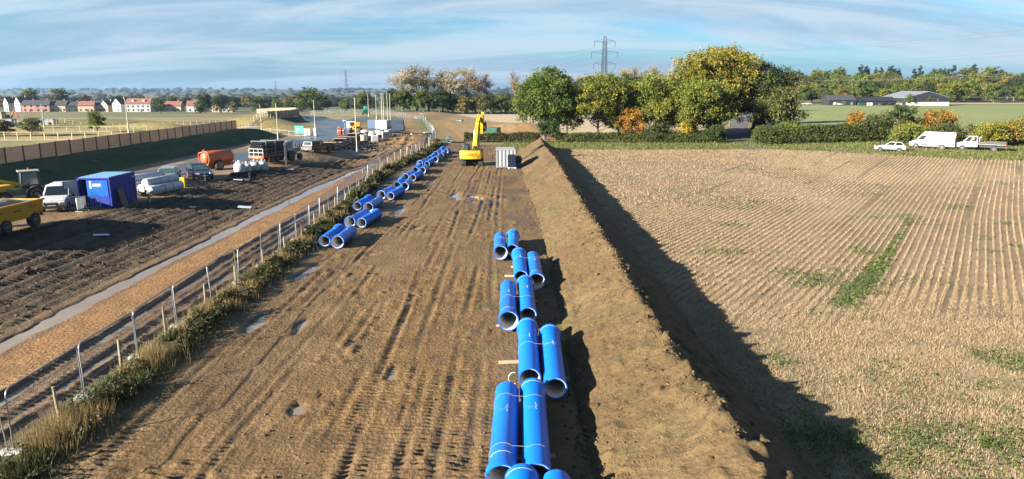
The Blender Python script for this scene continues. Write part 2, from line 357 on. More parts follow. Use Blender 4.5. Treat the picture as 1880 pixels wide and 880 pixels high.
def macro(x, y):
    z = 1.05 * S(-21.3, -32.5, x)
    z = z + 1.80 * S(-44.5, -49.2, x) * (1 - S(130, 143, y))
    z = z - 6.3 * S(150, 500, y) * S(-45, -110, x)
    z = z + 1.4 * S(5.0, 1.0, dist_poly(x, y, [(p[0] - 1.5, p[1]) for p in BANK2]))
    right = S(30, 70, x) * S(40, 105, y) * 0.9 + S(50, 110, x) * (S(150, 360, y) * 1.5 + S(380, 640, y) * 9.5)
    z = z + right
    far = S(20, 180, x - 0.02 * y)
    z = z - 9 * S(520, 1300, y) * (1 - far) + S(2200, 5200, y) * (27 + 16 * (fbm(x / 900, y / 1400, 77, 3) - 0.5))
    for mx, my, h, rx, ry in MOUNDS:
        z = z + h * np.exp(-(((x - mx) / rx) ** 2 + ((y - my) / ry) ** 2) ** 1.3)
    # side of the spoil pit beyond the haul strip
    z = z - 0.9 * np.exp(-(((x + 23.5) / 3.0) ** 2 + ((y - 98) / 7.0) ** 2)) * (x < -17)
    return z
def tramline(x, y):
    q = x * math.cos(R(35)) - y * math.sin(R(35)) + 4.7 + .25 * (vn(x / 9, y / 9, 87) - .5); k = np.floor(q / 3.75 + .5); d = np.abs(q - 3.75 * k)
    return np.exp(-(d / (0.13 + .06 * (y > 60))) ** 4) * S(.42, .75, vn(y / 13 + k * 5.3, k, 88)) * S(22, 30, y)
def surface(x, y):
    """height, colour and wetness of the ground"""
    x = np.asarray(x, float); y = np.asarray(y, float)
    z = macro(x, y)
    sh = x.shape
    near = (y < 150) & (np.abs(x) < 60)
    col = np.zeros(sh + (3,)); wet = np.zeros(sh)
    A = fbm(x / 3.1, y / 5.0, 1, 4); B = fbm(x / 0.7, y / 0.9, 2, 4); G = fbm(x / 14, y / 20, 3, 4)
    fx = fence_x(y)
    # ---- default land: rough grass and old fields
    L = fbm(x / 60, y / 45, 41, 4); L2 = vn(x / 150 + 0.3 * L, y / 210, 43)
    col[:] = (0.20, 0.17, 0.075)
    col = mixc(col, S(0.45, 0.62, L), (0.10, 0.125, 0.04))
    col = mixc(col, S(0.62, 0.78, G) * 0.7, (0.30, 0.21, 0.11))
    farm = S(420, 560, y)
    fcol = np.where((L2 < 0.3)[..., None], np.array((0.05, 0.065, 0.03)), np.where((L2 < 0.55)[..., None], np.array((0.085, 0.11, 0.04)), np.where((L2 < 0.75)[..., None], np.array((0.20, 0.17, 0.09)), np.array((0.06, 0.075, 0.03)))))
    col = col * (1 - farm[..., None]) + fcol * farm[..., None]
    # ---- bund
    ch = crest_h(y); cx = crest_x(y); rough = (B - 0.5)
    toeL = 2.15 - 1.0 * S(45, 100, y) + 0.5 * (A - 0.5); toeR = cx + 2.75 + 0.4 * (A - 0.5)
    up = np.clip((x - toeL) / (cx - toeL), 0, 1); dn = np.clip((toeR - x) / (toeR - cx), 0, 1)
    prof = np.where(x < cx, up ** 1.05, dn ** 0.95); prof = np.minimum(prof, 1 - 0.03 * np.exp(-((x - cx) / 0.25) ** 2))
    bund = ch * prof
    inb = (x > toeL) & (x < toeR) & (y < 122) & (ch > 0.02)
    cl = fbm(x / 0.33, y / 0.4, 22, 4); nearcrest = np.exp(-((x - cx) / 0.9) ** 2)
    z = np.where(y < 123, z + bund + inb * (0.18 * rough + 0.34 * (A - .5) + .22 * (fbm(x / 1.4, y / 1.6, 23, 3) - .5) + (0.13 + 0.17 * nearcrest) * (np.maximum(cl, 0.5) - 0.5) * 2 * (0.6 + S(60, 15, y))), z)
    # ---- works corridor between fence and bund
    cor = (S(fx - 0.2, fx + 1.6, x)) * (1 - S(toeL - 0.4, toeL + 0.2, x)) * (1 - S(126, 130, y))
    mud = np.zeros(sh + (3,)); mud[:] = (0.188, 0.109, 0.041)
    mud = mixc(mud, S(0.45, 0.7, A) * 0.6, (0.20, 0.125, 0.066)); mud = mixc(mud, S(0.55, 0.75, B) * 0.35, (0.15, 0.095, 0.05))
    mud = mixc(mud, S(0.5, 0.72, G) * 0.6, (0.225, 0.135, 0.056)); mud = mixc(mud, S(.48, .66, fbm(x / 2.2, y / 9, 74, 4)) * .4, (0.15, 0.09, 0.042))
    mw = 0.22 + 0.3 * S(0.5, 0.75, G)
    dz = np.zeros(sh)
    for k, (x0, a) in enumerate(TRACKS):
        xc = x0 + 0.8 * (vn(y / 30 + k * 3.1, 0 * y, 61) - 0.5) + 0.12 * (vn(y / 6, 0 * y + k, 62) - 0.5)
        u = np.abs(x - xc) / 0.15; pres = a * S(0.42, 0.68, vn(y / 7 + 7 * k, 0 * y + k, 63))
        g = pres * (-0.034 * np.exp(-u ** 4) + 0.034 * np.exp(-((u - 1.6) / 0.5) ** 2) * (0.4 + 1.2 * vn(x / .3, y / .45, 64)))
        cleat = pres * 0.030 * np.sign(np.sin(y * 2 * PI / 0.24 + k)) * np.exp(-((u - 2.2) / 1.6) ** 6) * (vn(y / 5 + k, 0 * y, 65) > 0.22)
        dz += g + cleat
        mud = mixc(mud, pres * np.exp(-u ** 4) * 0.22, (0.14, 0.088, 0.048)); mw = mw + 0.25 * pres * np.exp(-u ** 4)
    dz = dz + 0.05 * (A - 0.5) + 0.11 * np.maximum(fbm(x / 0.35, y / 0.5, 66, 4) - 0.55, 0) * 3 * S(0.4, 0.7, vn(x / 2.2, y / 4, 67)) + 0.03 * rough
    for qx, qy, rx, ry in PUDDLES:
        d = ((x - qx) / rx) ** 2 + ((y - qy) / ry) ** 2 + 2.6 * (B - 0.5) + 1.6 * (A - .5)
        k = S(1.1, 0.15, d); dz = dz * (1 - .8 * k) - 0.11 * k; mw = mw + 0.5 * S(2.5, 0.8, d)
    weedy = S(0.60, 0.72, fbm(x / 0.9, y / 1.1, 68, 4)) * S(-3.8, 0.5, x) * 0.7 * S(70, 25, y)
    mud = mixc(mud, weedy, (0.075, 0.10, 0.03))
    mud = mixc(mud, S(.52, .7, fbm(x / .22, y / .3, 72, 3)) * .45, (0.13, 0.08, 0.04)); mud = mixc(mud, S(.55, .72, fbm(x / 1.1, y / 2.5, 73, 4)) * .5, (0.245, 0.155, 0.072))
    damp = S(.50, .64, fbm(x / 1.4, y / 3.6, 75, 5)) * S(.35, .6, vn(x / 7, y / 14, 76)); mud = mixc(mud, damp * .6, (0.115, 0.066, 0.030)); mw = mw + .45 * damp
    edge = S(-12.6, -13.4, x - (fx + 14.3)) ; mud = mixc(mud, S(fx + 3.6, fx + 1.2, x) * 0.55, (0.10, 0.085, 0.045))
    z = z + dz * cor; col = mixc(col, cor, (0, 0, 0)) + mud * cor[..., None]; wet = wet * (1 - cor) + np.clip(mw, 0, 1) * cor
    # ---- bund colour
    bc = np.zeros(sh + (3,)); bc[:] = (0.148, 0.091, 0.040)
    bc = mixc(bc, S(0.45, 0.65, A) * 0.55, (0.185, 0.125, 0.062)); bc = mixc(bc, S(0.55, 0.75, G) * 0.6, (0.125, 0.097, 0.042))
    bc = mixc(bc, S(.5, .68, fbm(x / .25, y / .3, 71, 3)) * .35, (0.095, 0.062, 0.032)); bc = mixc(bc, S(0.58, 0.72, fbm(x / 1.3, y / 1.3, 70, 4)) * 0.25, (0.12, 0.125, 0.045))
    bm = inb * 1.0; col = col * (1 - bm[..., None]) + bc * bm[..., None]; wet = np.where(inb, 0.0, wet)
    # ---- field of stubble to the right of the bund
    head = 117.5 + 2.0 * (A - 0.5) - 27 * S(38, 68, x)
    fld = S(toeR - 0.3, toeR + 0.2, x) * (1 - S(head - 0.6, head + 0.6, y)) * (x < 400)
    sx = x * math.cos(R(36)) - y * math.sin(R(36))
    sc_ = np.zeros(sh + (3,)); sc_[:] = (0.235, 0.165, 0.108)
    sc_ = mixc(sc_, S(0.4, 0.7, A) * 0.5, (0.35, 0.24, 0.15)); sc_ = mixc(sc_, S(0.52, 0.75, G) * 0.6, (0.40, 0.30, 0.20))
    gp_ = S(0.54, 0.80, fbm(x / 3.2 + 3, y / 3.0, 81, 6)) * (0.25 + 0.40 * S(75, 22, y)) + 0.60 * S(0.25, 0.80, .5 * fbm(x / 1.0, y / 1.0, 82, 6) + .5 * fbm(x / .35, y / .35, 85, 3)) * S(33, 17.0, y) 
    tram = np.exp(-((x * .819 - y * .574 + 4.7 + 0.7 * (vn(y / 8, 0 * y, 83) - .5)) / (0.62 - .35 * S(36, 46, y))) ** 4) * S(30.5, 32, y) * (1 - S(44, 60, y))
    gp_ = np.clip(gp_ + tram * S(0.25, 0.5, B + 0.2 * S(40, 34, y)), 0, 1)
    sc_ = mixc(sc_, gp_ * 0.85, (0.085, 0.13, 0.028))
    tl = tramline(x, y); sc_ = mixc(sc_, tl * .7, (0.14, 0.105, 0.05))
    brown = S(0.5, 0.7, fbm(x / 3, y / 3, 84, 4)) * S(30, 19, y) * 0.5; sc_ = mixc(sc_, brown, (0.24, 0.16, 0.075))
    col = col * (1 - fld[..., None]) + sc_ * fld[..., None]; wet = wet * (1 - fld)
    z = z + fld * (0.03 * (B - 0.5) + 0.04 * (A - 0.5))
    # ---- grass strips round the field and below the hedges
    hd = S(head - 0.6, head + 0.6, y) * (1 - S(134, 138, y)) * S(-4, 0, x) * (x < 300)
    gc = np.zeros(sh + (3,)); gc[:] = (0.135, 0.145, 0.045); gc = mixc(gc, S(0.45, 0.65, A), (0.20, 0.18, 0.075)); gc = mixc(gc, S(0.55, 0.7, G) * 0.8, (0.10, 0.15, 0.035))
    track = np.exp(-((y - (107.2 - 14 * S(69, 88, x))) / 2.7) ** 4) * S(46, 53, x) * (x < 300)
    col = col * (1 - hd[..., None]) + gc * hd[..., None]
    col = mixc(col, track * 0.85, (0.17, 0.13, 0.085))
    hd2 = np.clip(hd, 0, 1) * S(2, -8, x); wet = wet * (1 - hd)
    # ---- pasture on the right, rising to the barns
    past = S(134, 139, y) * S(38 + 0.385 * (y - 120) + 2, 38 + 0.385 * (y - 120) + 6, x) * (1 - S(356, 364, y))
    pc = np.zeros(sh + (3,)); pc[:] = (0.20, 0.245, 0.085); pc = mixc(pc, S(0.4, 0.7, G) * 0.6, (0.25, 0.27, 0.11)); pc = mixc(pc, np.exp(-((np.mod(x - 0.55 * y, 26) - 13) / 0.5) ** 2) * 0.35, (0.14, 0.17, 0.06))
    col = col * (1 - past[..., None]) + pc * past[..., None]
    hill = S(360, 372, y) * S(60, 100, x - .1 * y) ; col = mixc(col, hill * 0.9, (0.11, 0.11, 0.045))
    rush = S(372, 380, y) * (1 - S(398, 410, y)) * S(225, 240, x); col = mixc(col, rush, (0.42, 0.33, 0.2))
    # ---- brown works ground and pale field in the centre beyond the hedge
    spo = S(128, 132, y) * (1 - S(272, 290, y)) * S(fence_x(y) + 1, fence_x(y) + 3, x)
    dl = (x + 22) * 0.79 + (y - 286) * 0.20        # edge between brown ground and pale stubble
    spoil = spo * (1 - S(-1.5, 1.5, dl + 3 * (A - .5))) * (y > 138)
    pale = S(137, 140, y) * (1 - S(286, 294, y)) * S(-1.5, 1.5, dl + 3 * (A - .5)) * (1 - S(26 + .35 * (y - 120), 32 + .35 * (y - 120), x))
    c3 = np.zeros(sh + (3,)); c3[:] = (0.30, 0.175, 0.085); c3 = mixc(c3, S(.45, .65, A), (0.25, 0.155, 0.075)); c3 = mixc(c3, S(.5, .7, L) * .6, (0.21, 0.17, 0.08))
    col = col * (1 - spoil[..., None]) + c3 * spoil[..., None]; col = mixc(col, pale, (0.47, 0.37, 0.27))
    # ---- haul strip left of the fence
    hl = S(-22.2, -21.2, x - (HAULPUD(y) + 20.5)) * (1 - S(fx - 0.9, fx + 0.1, x)) * (1 - S(128, 140, y))
    hc = np.zeros(sh + (3,)); hc[:] = (0.185, 0.112, 0.06); hc = mixc(hc, S(.5, .7, B) * .5, (0.15, 0.095, 0.055))
    pudx = HAULPUD(y)
    orange = S(pudx + 0.7, pudx + 1.1, x) * (1 - S(pudx + 2.5, pudx + 3.1, x + 0.5 * (A - .5)))
    hc = mixc(hc, orange * 0.9, (0.31, 0.165, 0.066))
    hw = 0.35 * np.ones(sh)
    hz = 0.04 * (A - .5) + 0.05 * rough
    for k, (x0, dpt) in enumerate([(3.45, .16), (4.9, .14), (5.6, .06), (4.2, .05)]):
        u = np.abs(x - (pudx + x0 + 0.35 * (vn(y / 11, 0 * y + k, 91) - .5))) / 0.32
        hz -= dpt * np.exp(-u ** 4) * (0.5 + 0.7 * vn(y / 4, 0 * y + k, 92)) ; hz += 0.06 * np.exp(-((u - 1.4) / .35) ** 2) * vn(x / .3, y / .5, 93) * 1.5
        hz += 0.03 * np.sign(np.sin(y * 2 * PI / 0.3)) * np.exp(-((u - 2.2) / 0.7) ** 4) * (vn(y / 6, 0 * y + k, 94) > .4)
        hc = mixc(hc, np.exp(-(u / 1.1) ** 4) * .5, (0.10, 0.066, 0.042))
    hz -= 0.14 * np.exp(-((x - pudx) / (0.48 + 0.35 * (vn(y / 3.0, 0 * y, 95) - .5) + .5 * (B - .5))) ** 4)
    z = z + hl * hz; col = col * (1 - hl[..., None]) + hc * hl[..., None]; wet = wet * (1 - hl) + hw * hl
    # ---- dark tracked topsoil between the haul strip and the compound
    upl = -30.2 - 2.2 * S(58, 40, y) + 4.5 * S(75, 100, y) + 4.5 * S(100, 112, y) + 1.2 * (A - .5)
    tp = S(upl - 0.6, upl + 0.6, x) * (1 - S(-22.2, -21.2, x - (pudx + 20.5))) * (1 - S(112, 124, y))
    tcol = np.zeros(sh + (3,)); tcol[:] = (0.074, 0.047, 0.030); tcol = mixc(tcol, S(.5, .7, B) * .55, (0.13, 0.085, 0.05)); tcol = mixc(tcol, S(.5, .68, A) * 0.3, (0.11, 0.068, 0.042)); tcol = mixc(tcol, S(95, 105, y) * .6, (0.24, 0.14, 0.065))
    v = x + 0.25 * (vn(y / 9, x / 2, 96) - .5)
    tz = 0.055 * np.sin(v * 2 * PI / 0.85) + 0.05 * np.sign(np.sin(y * 2 * PI / 0.36 + 2 * np.floor(v / .85))) * (vn(y / 3.5, np.floor(v / .85), 97) > .4) * (np.mod(v / .85, 1) < .62) + 0.16 * (fbm(x / .8, y / 1.1, 98, 4) - .5) + 0.22 * (A - .5)
    z = z + tp * tz; col = col * (1 - tp[..., None]) + tcol * tp[..., None]; wet = wet * (1 - tp) + 0.18 * tp
    # ---- compound yard and its trampled edge
    yd = (1 - S(upl - 0.6, upl + 0.6, x)) * S(-45.5, -44.0, x) * (1 - S(150, 175, y)) * (y > 0)
    ycol = np.zeros(sh + (3,)); ycol[:] = (0.27, 0.20, 0.14); ycol = mixc(ycol, S(.4, .65, A), (0.20, 0.14, 0.09)); ycol = mixc(ycol, S(upl - 3.2, upl - .8, x) * .8 * S(.3, .6, A), (0.30, 0.17, 0.075))
    col = col * (1 - yd[..., None]) + ycol * yd[..., None]; wet = wet * (1 - yd) + (0.35 + .4 * S(.5, .6, A)) * yd
    z = z + yd * (0.10 * (A - .5) + 0.08 * rough) * S(-38, -34, x)
    ctr = S(-34, -31, x) * (1 - S(fence_x(y) - 4, fence_x(y), x)) * S(112, 122, y) * (1 - S(190, 240, y))
    col = mixc(col, ctr * .85, (0.27, 0.165, 0.085)); z = z + ctr * (0.25 * (fbm(x / 1.5, y / 2, 99, 4) - .5))
    # ---- grass bank below the acoustic fence
    bkc = fbm(x / 1.6, y / 3.2, 101, 4)
    bk = S(-44.3, -45.2, x) * (1 - S(-49.6, -50.6, -(-x)) if False else S(-50.8, -49.6, x)) * (1 - S(134, 142, y))
    col = mixc(col, bk, (0.055, 0.085, 0.022)); col = mixc(col, bk * S(.5, .68, bkc) * .7, (0.12, 0.105, 0.05)); col = mixc(col, bk * S(.6, .7, fbm(x / .7, y / .9, 102, 3)) * .5, (0.03, 0.04, 0.015)); wet = wet * (1 - bk); z = z + bk * 0.12 * (B - .5)
    plate = S(-50.4, -51.5, x) * (1 - S(230, 300, y)) * (y > -40) * S(-200, -150, x)
    pcol = np.zeros(sh + (3,)); pcol[:] = (0.27, 0.22, 0.09); pcol = mixc(pcol, S(.42, .62, L), (0.14, 0.15, 0.05)); pcol = mixc(pcol, S(.55, .68, fbm(x / 9, y / 5, 44, 4)), (0.38, 0.27, 0.14)); pcol = mixc(pcol, S(.6, .75, fbm(x / 12, y / 4, 45, 4)) * .8, (0.08, 0.07, 0.04))
    col = mixc(col, plate, (0, 0, 0)) + pcol * plate[..., None]
    b2 = S(7.5, 5.0, dist_poly(x, y, [(p[0] + 4, p[1]) for p in BANK2])) * (x > -100); col = mixc(col, b2 * .8, (0.06, 0.085, 0.025))
    # ---- strip of weeds under the fence
    vg = np.exp(-((x - fx - 0.75) / 0.95) ** 4) * (y < 128); col = mixc(col, vg * .8, (0.075, 0.075, 0.03)); z = z + vg * 0.10 * A * 2; wet = wet * (1 - vg)
    zone = np.zeros(sh, np.int8)
    zone = np.where(tp > .5, 3, zone); zone = np.where(hl > .5, 2, zone); zone = np.where(yd > .5, 4, zone); zone = np.where(bk > .5, 5, zone)
    zone = np.where(cor > .5, 1, zone); zone = np.where(inb, 6, zone); zone = np.where(fld > .5, 7, zone); zone = np.where(hd > .5, 8, zone); zone = np.where(past > .5, 9, zone); zone = np.where(pale > .5, 10, zone); zone = np.where(spoil > .5, 11, zone)
    return z, col, wet, zone, gp_ * fld
def gz(x, y): return float(surface(np.array([x]), np.array([y]))[0][0])
def mz(x, y): return float(macro(np.array([float(x)]), np.array([float(y)]))[0])

def steps(a, b, s): return list(np.arange(a, b, s))
def grow(a, b, s, g):
    o = []; x = a
    while x < b: o.append(x); x += s; s *= g
    return o
xl = [-v for v in grow(52, 9000, 0.35, 1.085)][::-1]
xs = np.array(xl + steps(-52 + .22, -22, .24) + steps(-22, 9, .105) + steps(9, 45, .3) + steps(45, 110, .8) + grow(110, 9000, 1.0, 1.07))
yl = []; yy = 13.0
while yy < 135: yl.append(yy); yy += max(.05, .0040 * yy)
ys = np.array(steps(-60, 13, 3.6) + yl + grow(135, 330, .8, 1.008) + grow(331, 9000, 3.5, 1.03))
GX, GY = np.meshgrid(xs, ys)
GZ, GC, GW, GZONE, GGREEN = surface(GX, GY)
nx, ny = len(xs), len(ys)
idx = np.arange(nx * ny).reshape(ny, nx)
Q = np.stack([idx[:-1, :-1], idx[:-1, 1:], idx[1:, 1:], idx[1:, :-1]], -1).reshape(-1, 4)
VV = np.stack([GX, GY, GZ], -1).reshape(-1, 3); CC = np.concatenate([GC, GW[..., None]], -1).reshape(-1, 4)
zq = np.median(np.stack([GZONE[:-1, :-1], GZONE[:-1, 1:], GZONE[1:, 1:], GZONE[1:, :-1]], -1), -1).astype(int).ravel()
ZONES = {0: ('ground', 'land'), 1: ('muddy_works_strip', 'tracked'), 2: ('haul_track', 'tracked'), 3: ('tracked_topsoil', 'clods'), 4: ('compound_yard', 'soil'), 5: ('grass_embankment', 'sward'), 6: ('earth_bund', 'bundsoil'), 7: ('stubble_field', 'sward'), 8: ('field_headland', 'sward'), 9: ('pasture', 'sward'), 10: ('pale_field', 'land'), 11: ('stripped_ground', 'land')}
for zi, (nm, mm) in ZONES.items():
    q = Q[zq == zi]
    if not len(q): continue
    u, inv = np.unique(q, return_inverse=True)
    tag(link(nm, fmesh(nm, VV[u], inv.reshape(-1, 4), CC[u], True), M[mm]), kind='structure')
del GX, GY

def sheet(name, pts, width, m, lift=0.03, n=160, kind='structure', cross=6, wob=0.0):
    """a ribbon laid on the ground along a polyline"""
    P = np.array(pts, float); seg = np.hypot(*np.diff(P, axis=0).T); t = np.concatenate([[0], np.cumsum(seg)])
    s = np.linspace(0, t[-1], n); X = np.interp(s, t, P[:, 0]); Y = np.interp(s, t, P[:, 1])
    k = np.ones(9) / 9; Xp = np.pad(X, 4, 'edge'); Yp = np.pad(Y, 4, 'edge'); X = np.convolve(Xp, k, 'valid'); Y = np.convolve(Yp, k, 'valid')
    dx, dy = np.gradient(X), np.gradient(Y); l = np.hypot(dx, dy); nx_, ny_ = dy / l, -dx / l
    W = np.interp(s, t, width) if hasattr(width, '__len__') else np.full(n, width)
    a = np.linspace(-.5, .5, cross)
    wv = wob * (np.stack([vn(s / 3, 0 * s, 5), vn(s / 3, 0 * s + 9, 6)], -1) - .5)
    XX = X[:, None] + nx_[:, None] * (W[:, None] * a[None]); YY = Y[:, None] + ny_[:, None] * (W[:, None] * a[None])
    XX = XX + nx_[:, None] * np.where(a[None] < 0, wv[:, :1], wv[:, 1:]) * 2 * np.abs(a[None])
    ZZ = surface(XX, YY)[0] + lift
    V = np.stack([XX, YY, ZZ], -1).reshape(-1, 3); i = np.arange(n * cross).reshape(n, cross)
    F = np.stack([i[:-1, :-1], i[:-1, 1:], i[1:, 1:], i[1:, :-1]], -1).reshape(-1, 4)
    return tag(link(name, fmesh(name, V, F, None, True), m), kind=kind)
ROAD = [(-40.5, 20), (-39.5, 60), (-37.5, 85), (-35.3, 105), (-35.0, 122), (-38.0, 145), (-44.5, 175), (-56, 205), (-82, 262), (-108, 318), (-150, 370)]
sheet('road', ROAD, [6, 6, 6, 6.5, 7, 8, 8.5, 9, 9, 9, 9], M['asphalt'], 0.06, 240, cross=9)
sheet('road', [(-35, 140), (-31, 152), (-29, 166), (-33, 190), (-44, 200), (-56, 212)], 6, M['asphalt'], 0.09, 80, cross=7)
sheet('lane', [(41.5, 113), (41.0, 121), (46.0, 140), (56, 172), (72, 216), (92, 270)], 4.2, M['lane'], 0.05, 120, cross=6)
# water lying in ruts and hollows
yy_ = np.arange(14, 97, 1.0)
def water_strip(xo, y0, y1, w_, dz_):
    y = np.arange(y0, y1, .8); x = HAULPUD(y) + xo
    V = []; F = []
    for i, (a, b) in enumerate(zip(x, y)):
        for s_ in (-1, 1): V.append((a + s_ * w_, b, mz(a, b) * (1 if xo < 1 else 1) + dz_))
        if i: F.append((2 * i - 2, 2 * i - 1, 2 * i + 1, 2 * i))
    tag(link('puddle', fmesh('puddle', V, F), M['water']), kind='structure')
water_strip(0, 14, 97, 0.75, -0.075)
water_strip(3.45, 16, 62, 0.30, -0.125); water_strip(4.9, 18, 58, 0.30, -0.115)
for kq, (qx, qy, rx, ry) in enumerate(PUDDLES):
    b = MB(); n = 20
    b.add([(qx + math.cos(2 * PI * k / n) * rx * 1.35, qy + math.sin(2 * PI * k / n) * ry * 1.35, -0.092 - .0017 * kq) for k in range(n)], [tuple(range(n))])
    tag(b.build('puddle', M['water']), kind='structure')

# ------------------------------------------------------------------ vegetation
def leaf_cloud(rng, P, Nn, size, cols, aspect=1.4, bias=0.8):
    """quads at points P (n,3), outward hints Nn, per-leaf colour"""
    n = len(P); d = rng.normal(size=(n, 3)) + Nn * bias; d /= np.linalg.norm(d, axis=1, keepdims=True)
    r = rng.normal(size=(n, 3)); u = np.cross(d, r); u /= np.linalg.norm(u, axis=1, keepdims=True); v = np.cross(d, u)
    s = (size * rng.uniform(.6, 1.25, n))[:, None] * .5
    u = u * s * aspect; v = v * s
    V = np.stack([P - u - v * .3, P - v, P + u + v * .3, P + v], 1).reshape(-1, 3)
    F = np.arange(4 * n).reshape(n, 4); return V, F, np.repeat(cols, 4, 0)
def pick(rng, pal, n):
    wts = np.array([p[0] for p in pal], float); wts /= wts.sum()
    return np.array([p[1] for p in pal])[rng.choice(len(pal), n, p=wts)]
def limbs_mesh(rng, h, lobes, tr=0.35, base=0.0, twigs=0, r_t=0.02, up=0.6):
    b = MB(); fork = h * 0.28
    b.path([(0, 0, -.2), (.05, 0, fork * .5), (0, .05, fork), (.1, 0, fork * 1.6), (0, 0, h * .72)], [tr, tr * .8, tr * .65, tr * .45, tr * .15], 7)
    for L in lobes:
        c = Vector(L[:3]); st = Vector((0, 0, max(.4, min(c.z * rng.uniform(.35, .6), h * .6)))); mid = (st + c) / 2 + Vector((rng.normal() * .3, rng.normal() * .3, -.3))
        b.path([st, mid, c + Vector((0, 0, L[5] * .4))], [tr * .38, tr * .24, tr * .07], 5, False)
        for k in range(twigs):
            dv = Vector((rng.normal() * L[3], rng.normal() * L[4], abs(rng.normal()) * L[5] * up + .2)); q = c + dv * .9
            b.path([c * .7 + mid * .3 + dv * .1, (c + q) / 2 + Vector((rng.normal() * .15, rng.normal() * .15, .1)), q], [r_t * 1.6, r_t, r_t * .4], 3, False)
    return b.mesh('trunk')
def crown_mesh(seed, lobes, n_cl, per, size, pal, rc=0.6, fill=.35, vgrad=None, flat=.8):
    rng = np.random.default_rng(seed); L = np.array(lobes, float)
    wt = (L[:, 3] * L[:, 4] * L[:, 5]) ** .67; wt /= wt.sum()
    li = rng.choice(len(L), n_cl, p=wt); d = rng.normal(size=(n_cl, 3)); d /= np.linalg.norm(d, axis=1, keepdims=True)
    d[:, 2] = np.where(d[:, 2] < -.5, -d[:, 2], d[:, 2])
    rad = np.where(rng.random(n_cl) < fill, rng.uniform(.3, .75, n_cl), rng.uniform(.78, 1.22, n_cl))
    cc = L[li, :3] + d * L[li, 3:6] * rad[:, None]
    cc[:, 2] = np.maximum(cc[:, 2], .25)
    ccol = 1.45 * pick(rng, pal, n_cl) * rng.uniform(.85, 1.15, n_cl)[:, None]
    if vgrad:
        t = np.clip((cc[:, 2] - vgrad[0]) / (vgrad[1] - vgrad[0]), 0, 1) * rng.uniform(.4, 1.2, n_cl); t = np.clip(t, 0, 1)[:, None]
        ccol = ccol * (1 - t) + np.array(vgrad[2]) * rng.uniform(.85, 1.15, n_cl)[:, None] * t
    k = rng.integers(int(per * .5), int(per * 1.5) + 1, n_cl); ci = np.repeat(np.arange(n_cl), k); n = len(ci)
    off = rng.normal(size=(n, 3)) * rc * rng.uniform(.6, 1.2, n_cl)[ci][:, None] * np.array((1, 1, flat)) * .6
    P = cc[ci] + off; cols = ccol[ci] * rng.uniform(.85, 1.15, n)[:, None]
    V, F, c = leaf_cloud(rng, P, d[ci] * .7 + np.array((0, 0, .3)), size, cols)
    return fmesh('crown', V, F, c)
def lobes_round(seed, h, w, base=.25, n=9):
    r = np.random.default_rng(seed); out = [(0, 0, h * .66, w * .34, w * .34, h * .30)]
    for k in range(n):
        a = 2 * PI * k / n * 2.4 + r.uniform(-.4, .4); zz = base + (1 - base) * (.18 + .62 * (k + .5) / n); rr = w * .5 * (.62 - .30 * abs(zz - .5)) * r.uniform(.8, 1.15)
        out.append((math.cos(a) * rr, math.sin(a) * rr, h * zz, w * r.uniform(.15, .29), w * r.uniform(.15, .29), h * r.uniform(.11, .21)))
    return out
GREEN = [(4, (.085, .125, .022)), (3, (.115, .15, .028)), (2, (.06, .095, .02)), (1, (.16, .17, .035))]
FRESH = [(4, (.072, .115, .020)), (3, (.10, .14, .024)), (2, (.05, .08, .016)), (1.4, (.14, .15, .028))]
YGREEN = [(4, (.15, .165, .024)), (3, (.115, .14, .024)), (2, (.19, .18, .027)), (1, (.075, .105, .02))]
GOLD = [(3, (.205, .17, .022)), (3, (.165, .16, .024)), (2, (.135, .145, .024)), (1, (.25, .18, .02))]
DARK = [(4, (.028, .048, .016)), (3, (.042, .065, .02)), (1, (.07, .085, .025))]
OLIVE = [(4, (.075, .085, .028)), (3, (.10, .10, .032)), (1, (.055, .065, .022))]
RUST = [(3, (.30, .14, .02)), (2, (.24, .13, .025)), (2, (.14, .12, .03)), (1, (.36, .19, .025))]
PALE = [(3, (.27, .19, .06)), (2, (.32, .20, .055)), (2, (.20, .165, .06))]
PEACH = [(3, (.36, .20, .07)), (2, (.30, .19, .08))]
CON = [(4, (.022, .042, .022)), (2, (.032, .055, .026))]
def tree(name, label, loc, cr, tr_, group=None, rz=0.0, s=1.0, parts=('crown', 'trunk'), cat='tree', bark='bark'):
    t = thing(name, label, cat, loc, rz, group); t.scale = (s, s, s) if isinstance(s, (int, float)) else s
    if tr_ is not None: link('trunk', tr_, M[bark], t)
    link('crown' if tr_ is not None else 'foliage', cr, M['leaf'], t); return t
def make_tree(seed, h, wd, pal, n_cl=330, per=34, size=.30, base=.22, rc=.75, twigs=3, vgrad=None, nl=10, fill=.35, tr=.3, bark='bark', flat=.8):
    if h > 10: n_cl = int(n_cl * 1.75); size *= .88; per = int(per * 1.1)
    lb = lobes_round(seed, h, wd, base, nl); rg = np.random.default_rng(seed + 5)
    t = limbs_mesh(rg, h, lb, tr, twigs=twigs); 
    if not t.materials: t.materials.append(M[bark])
    return crown_mesh(seed, lb, n_cl, per, size, pal, rc, fill, vgrad, flat), t
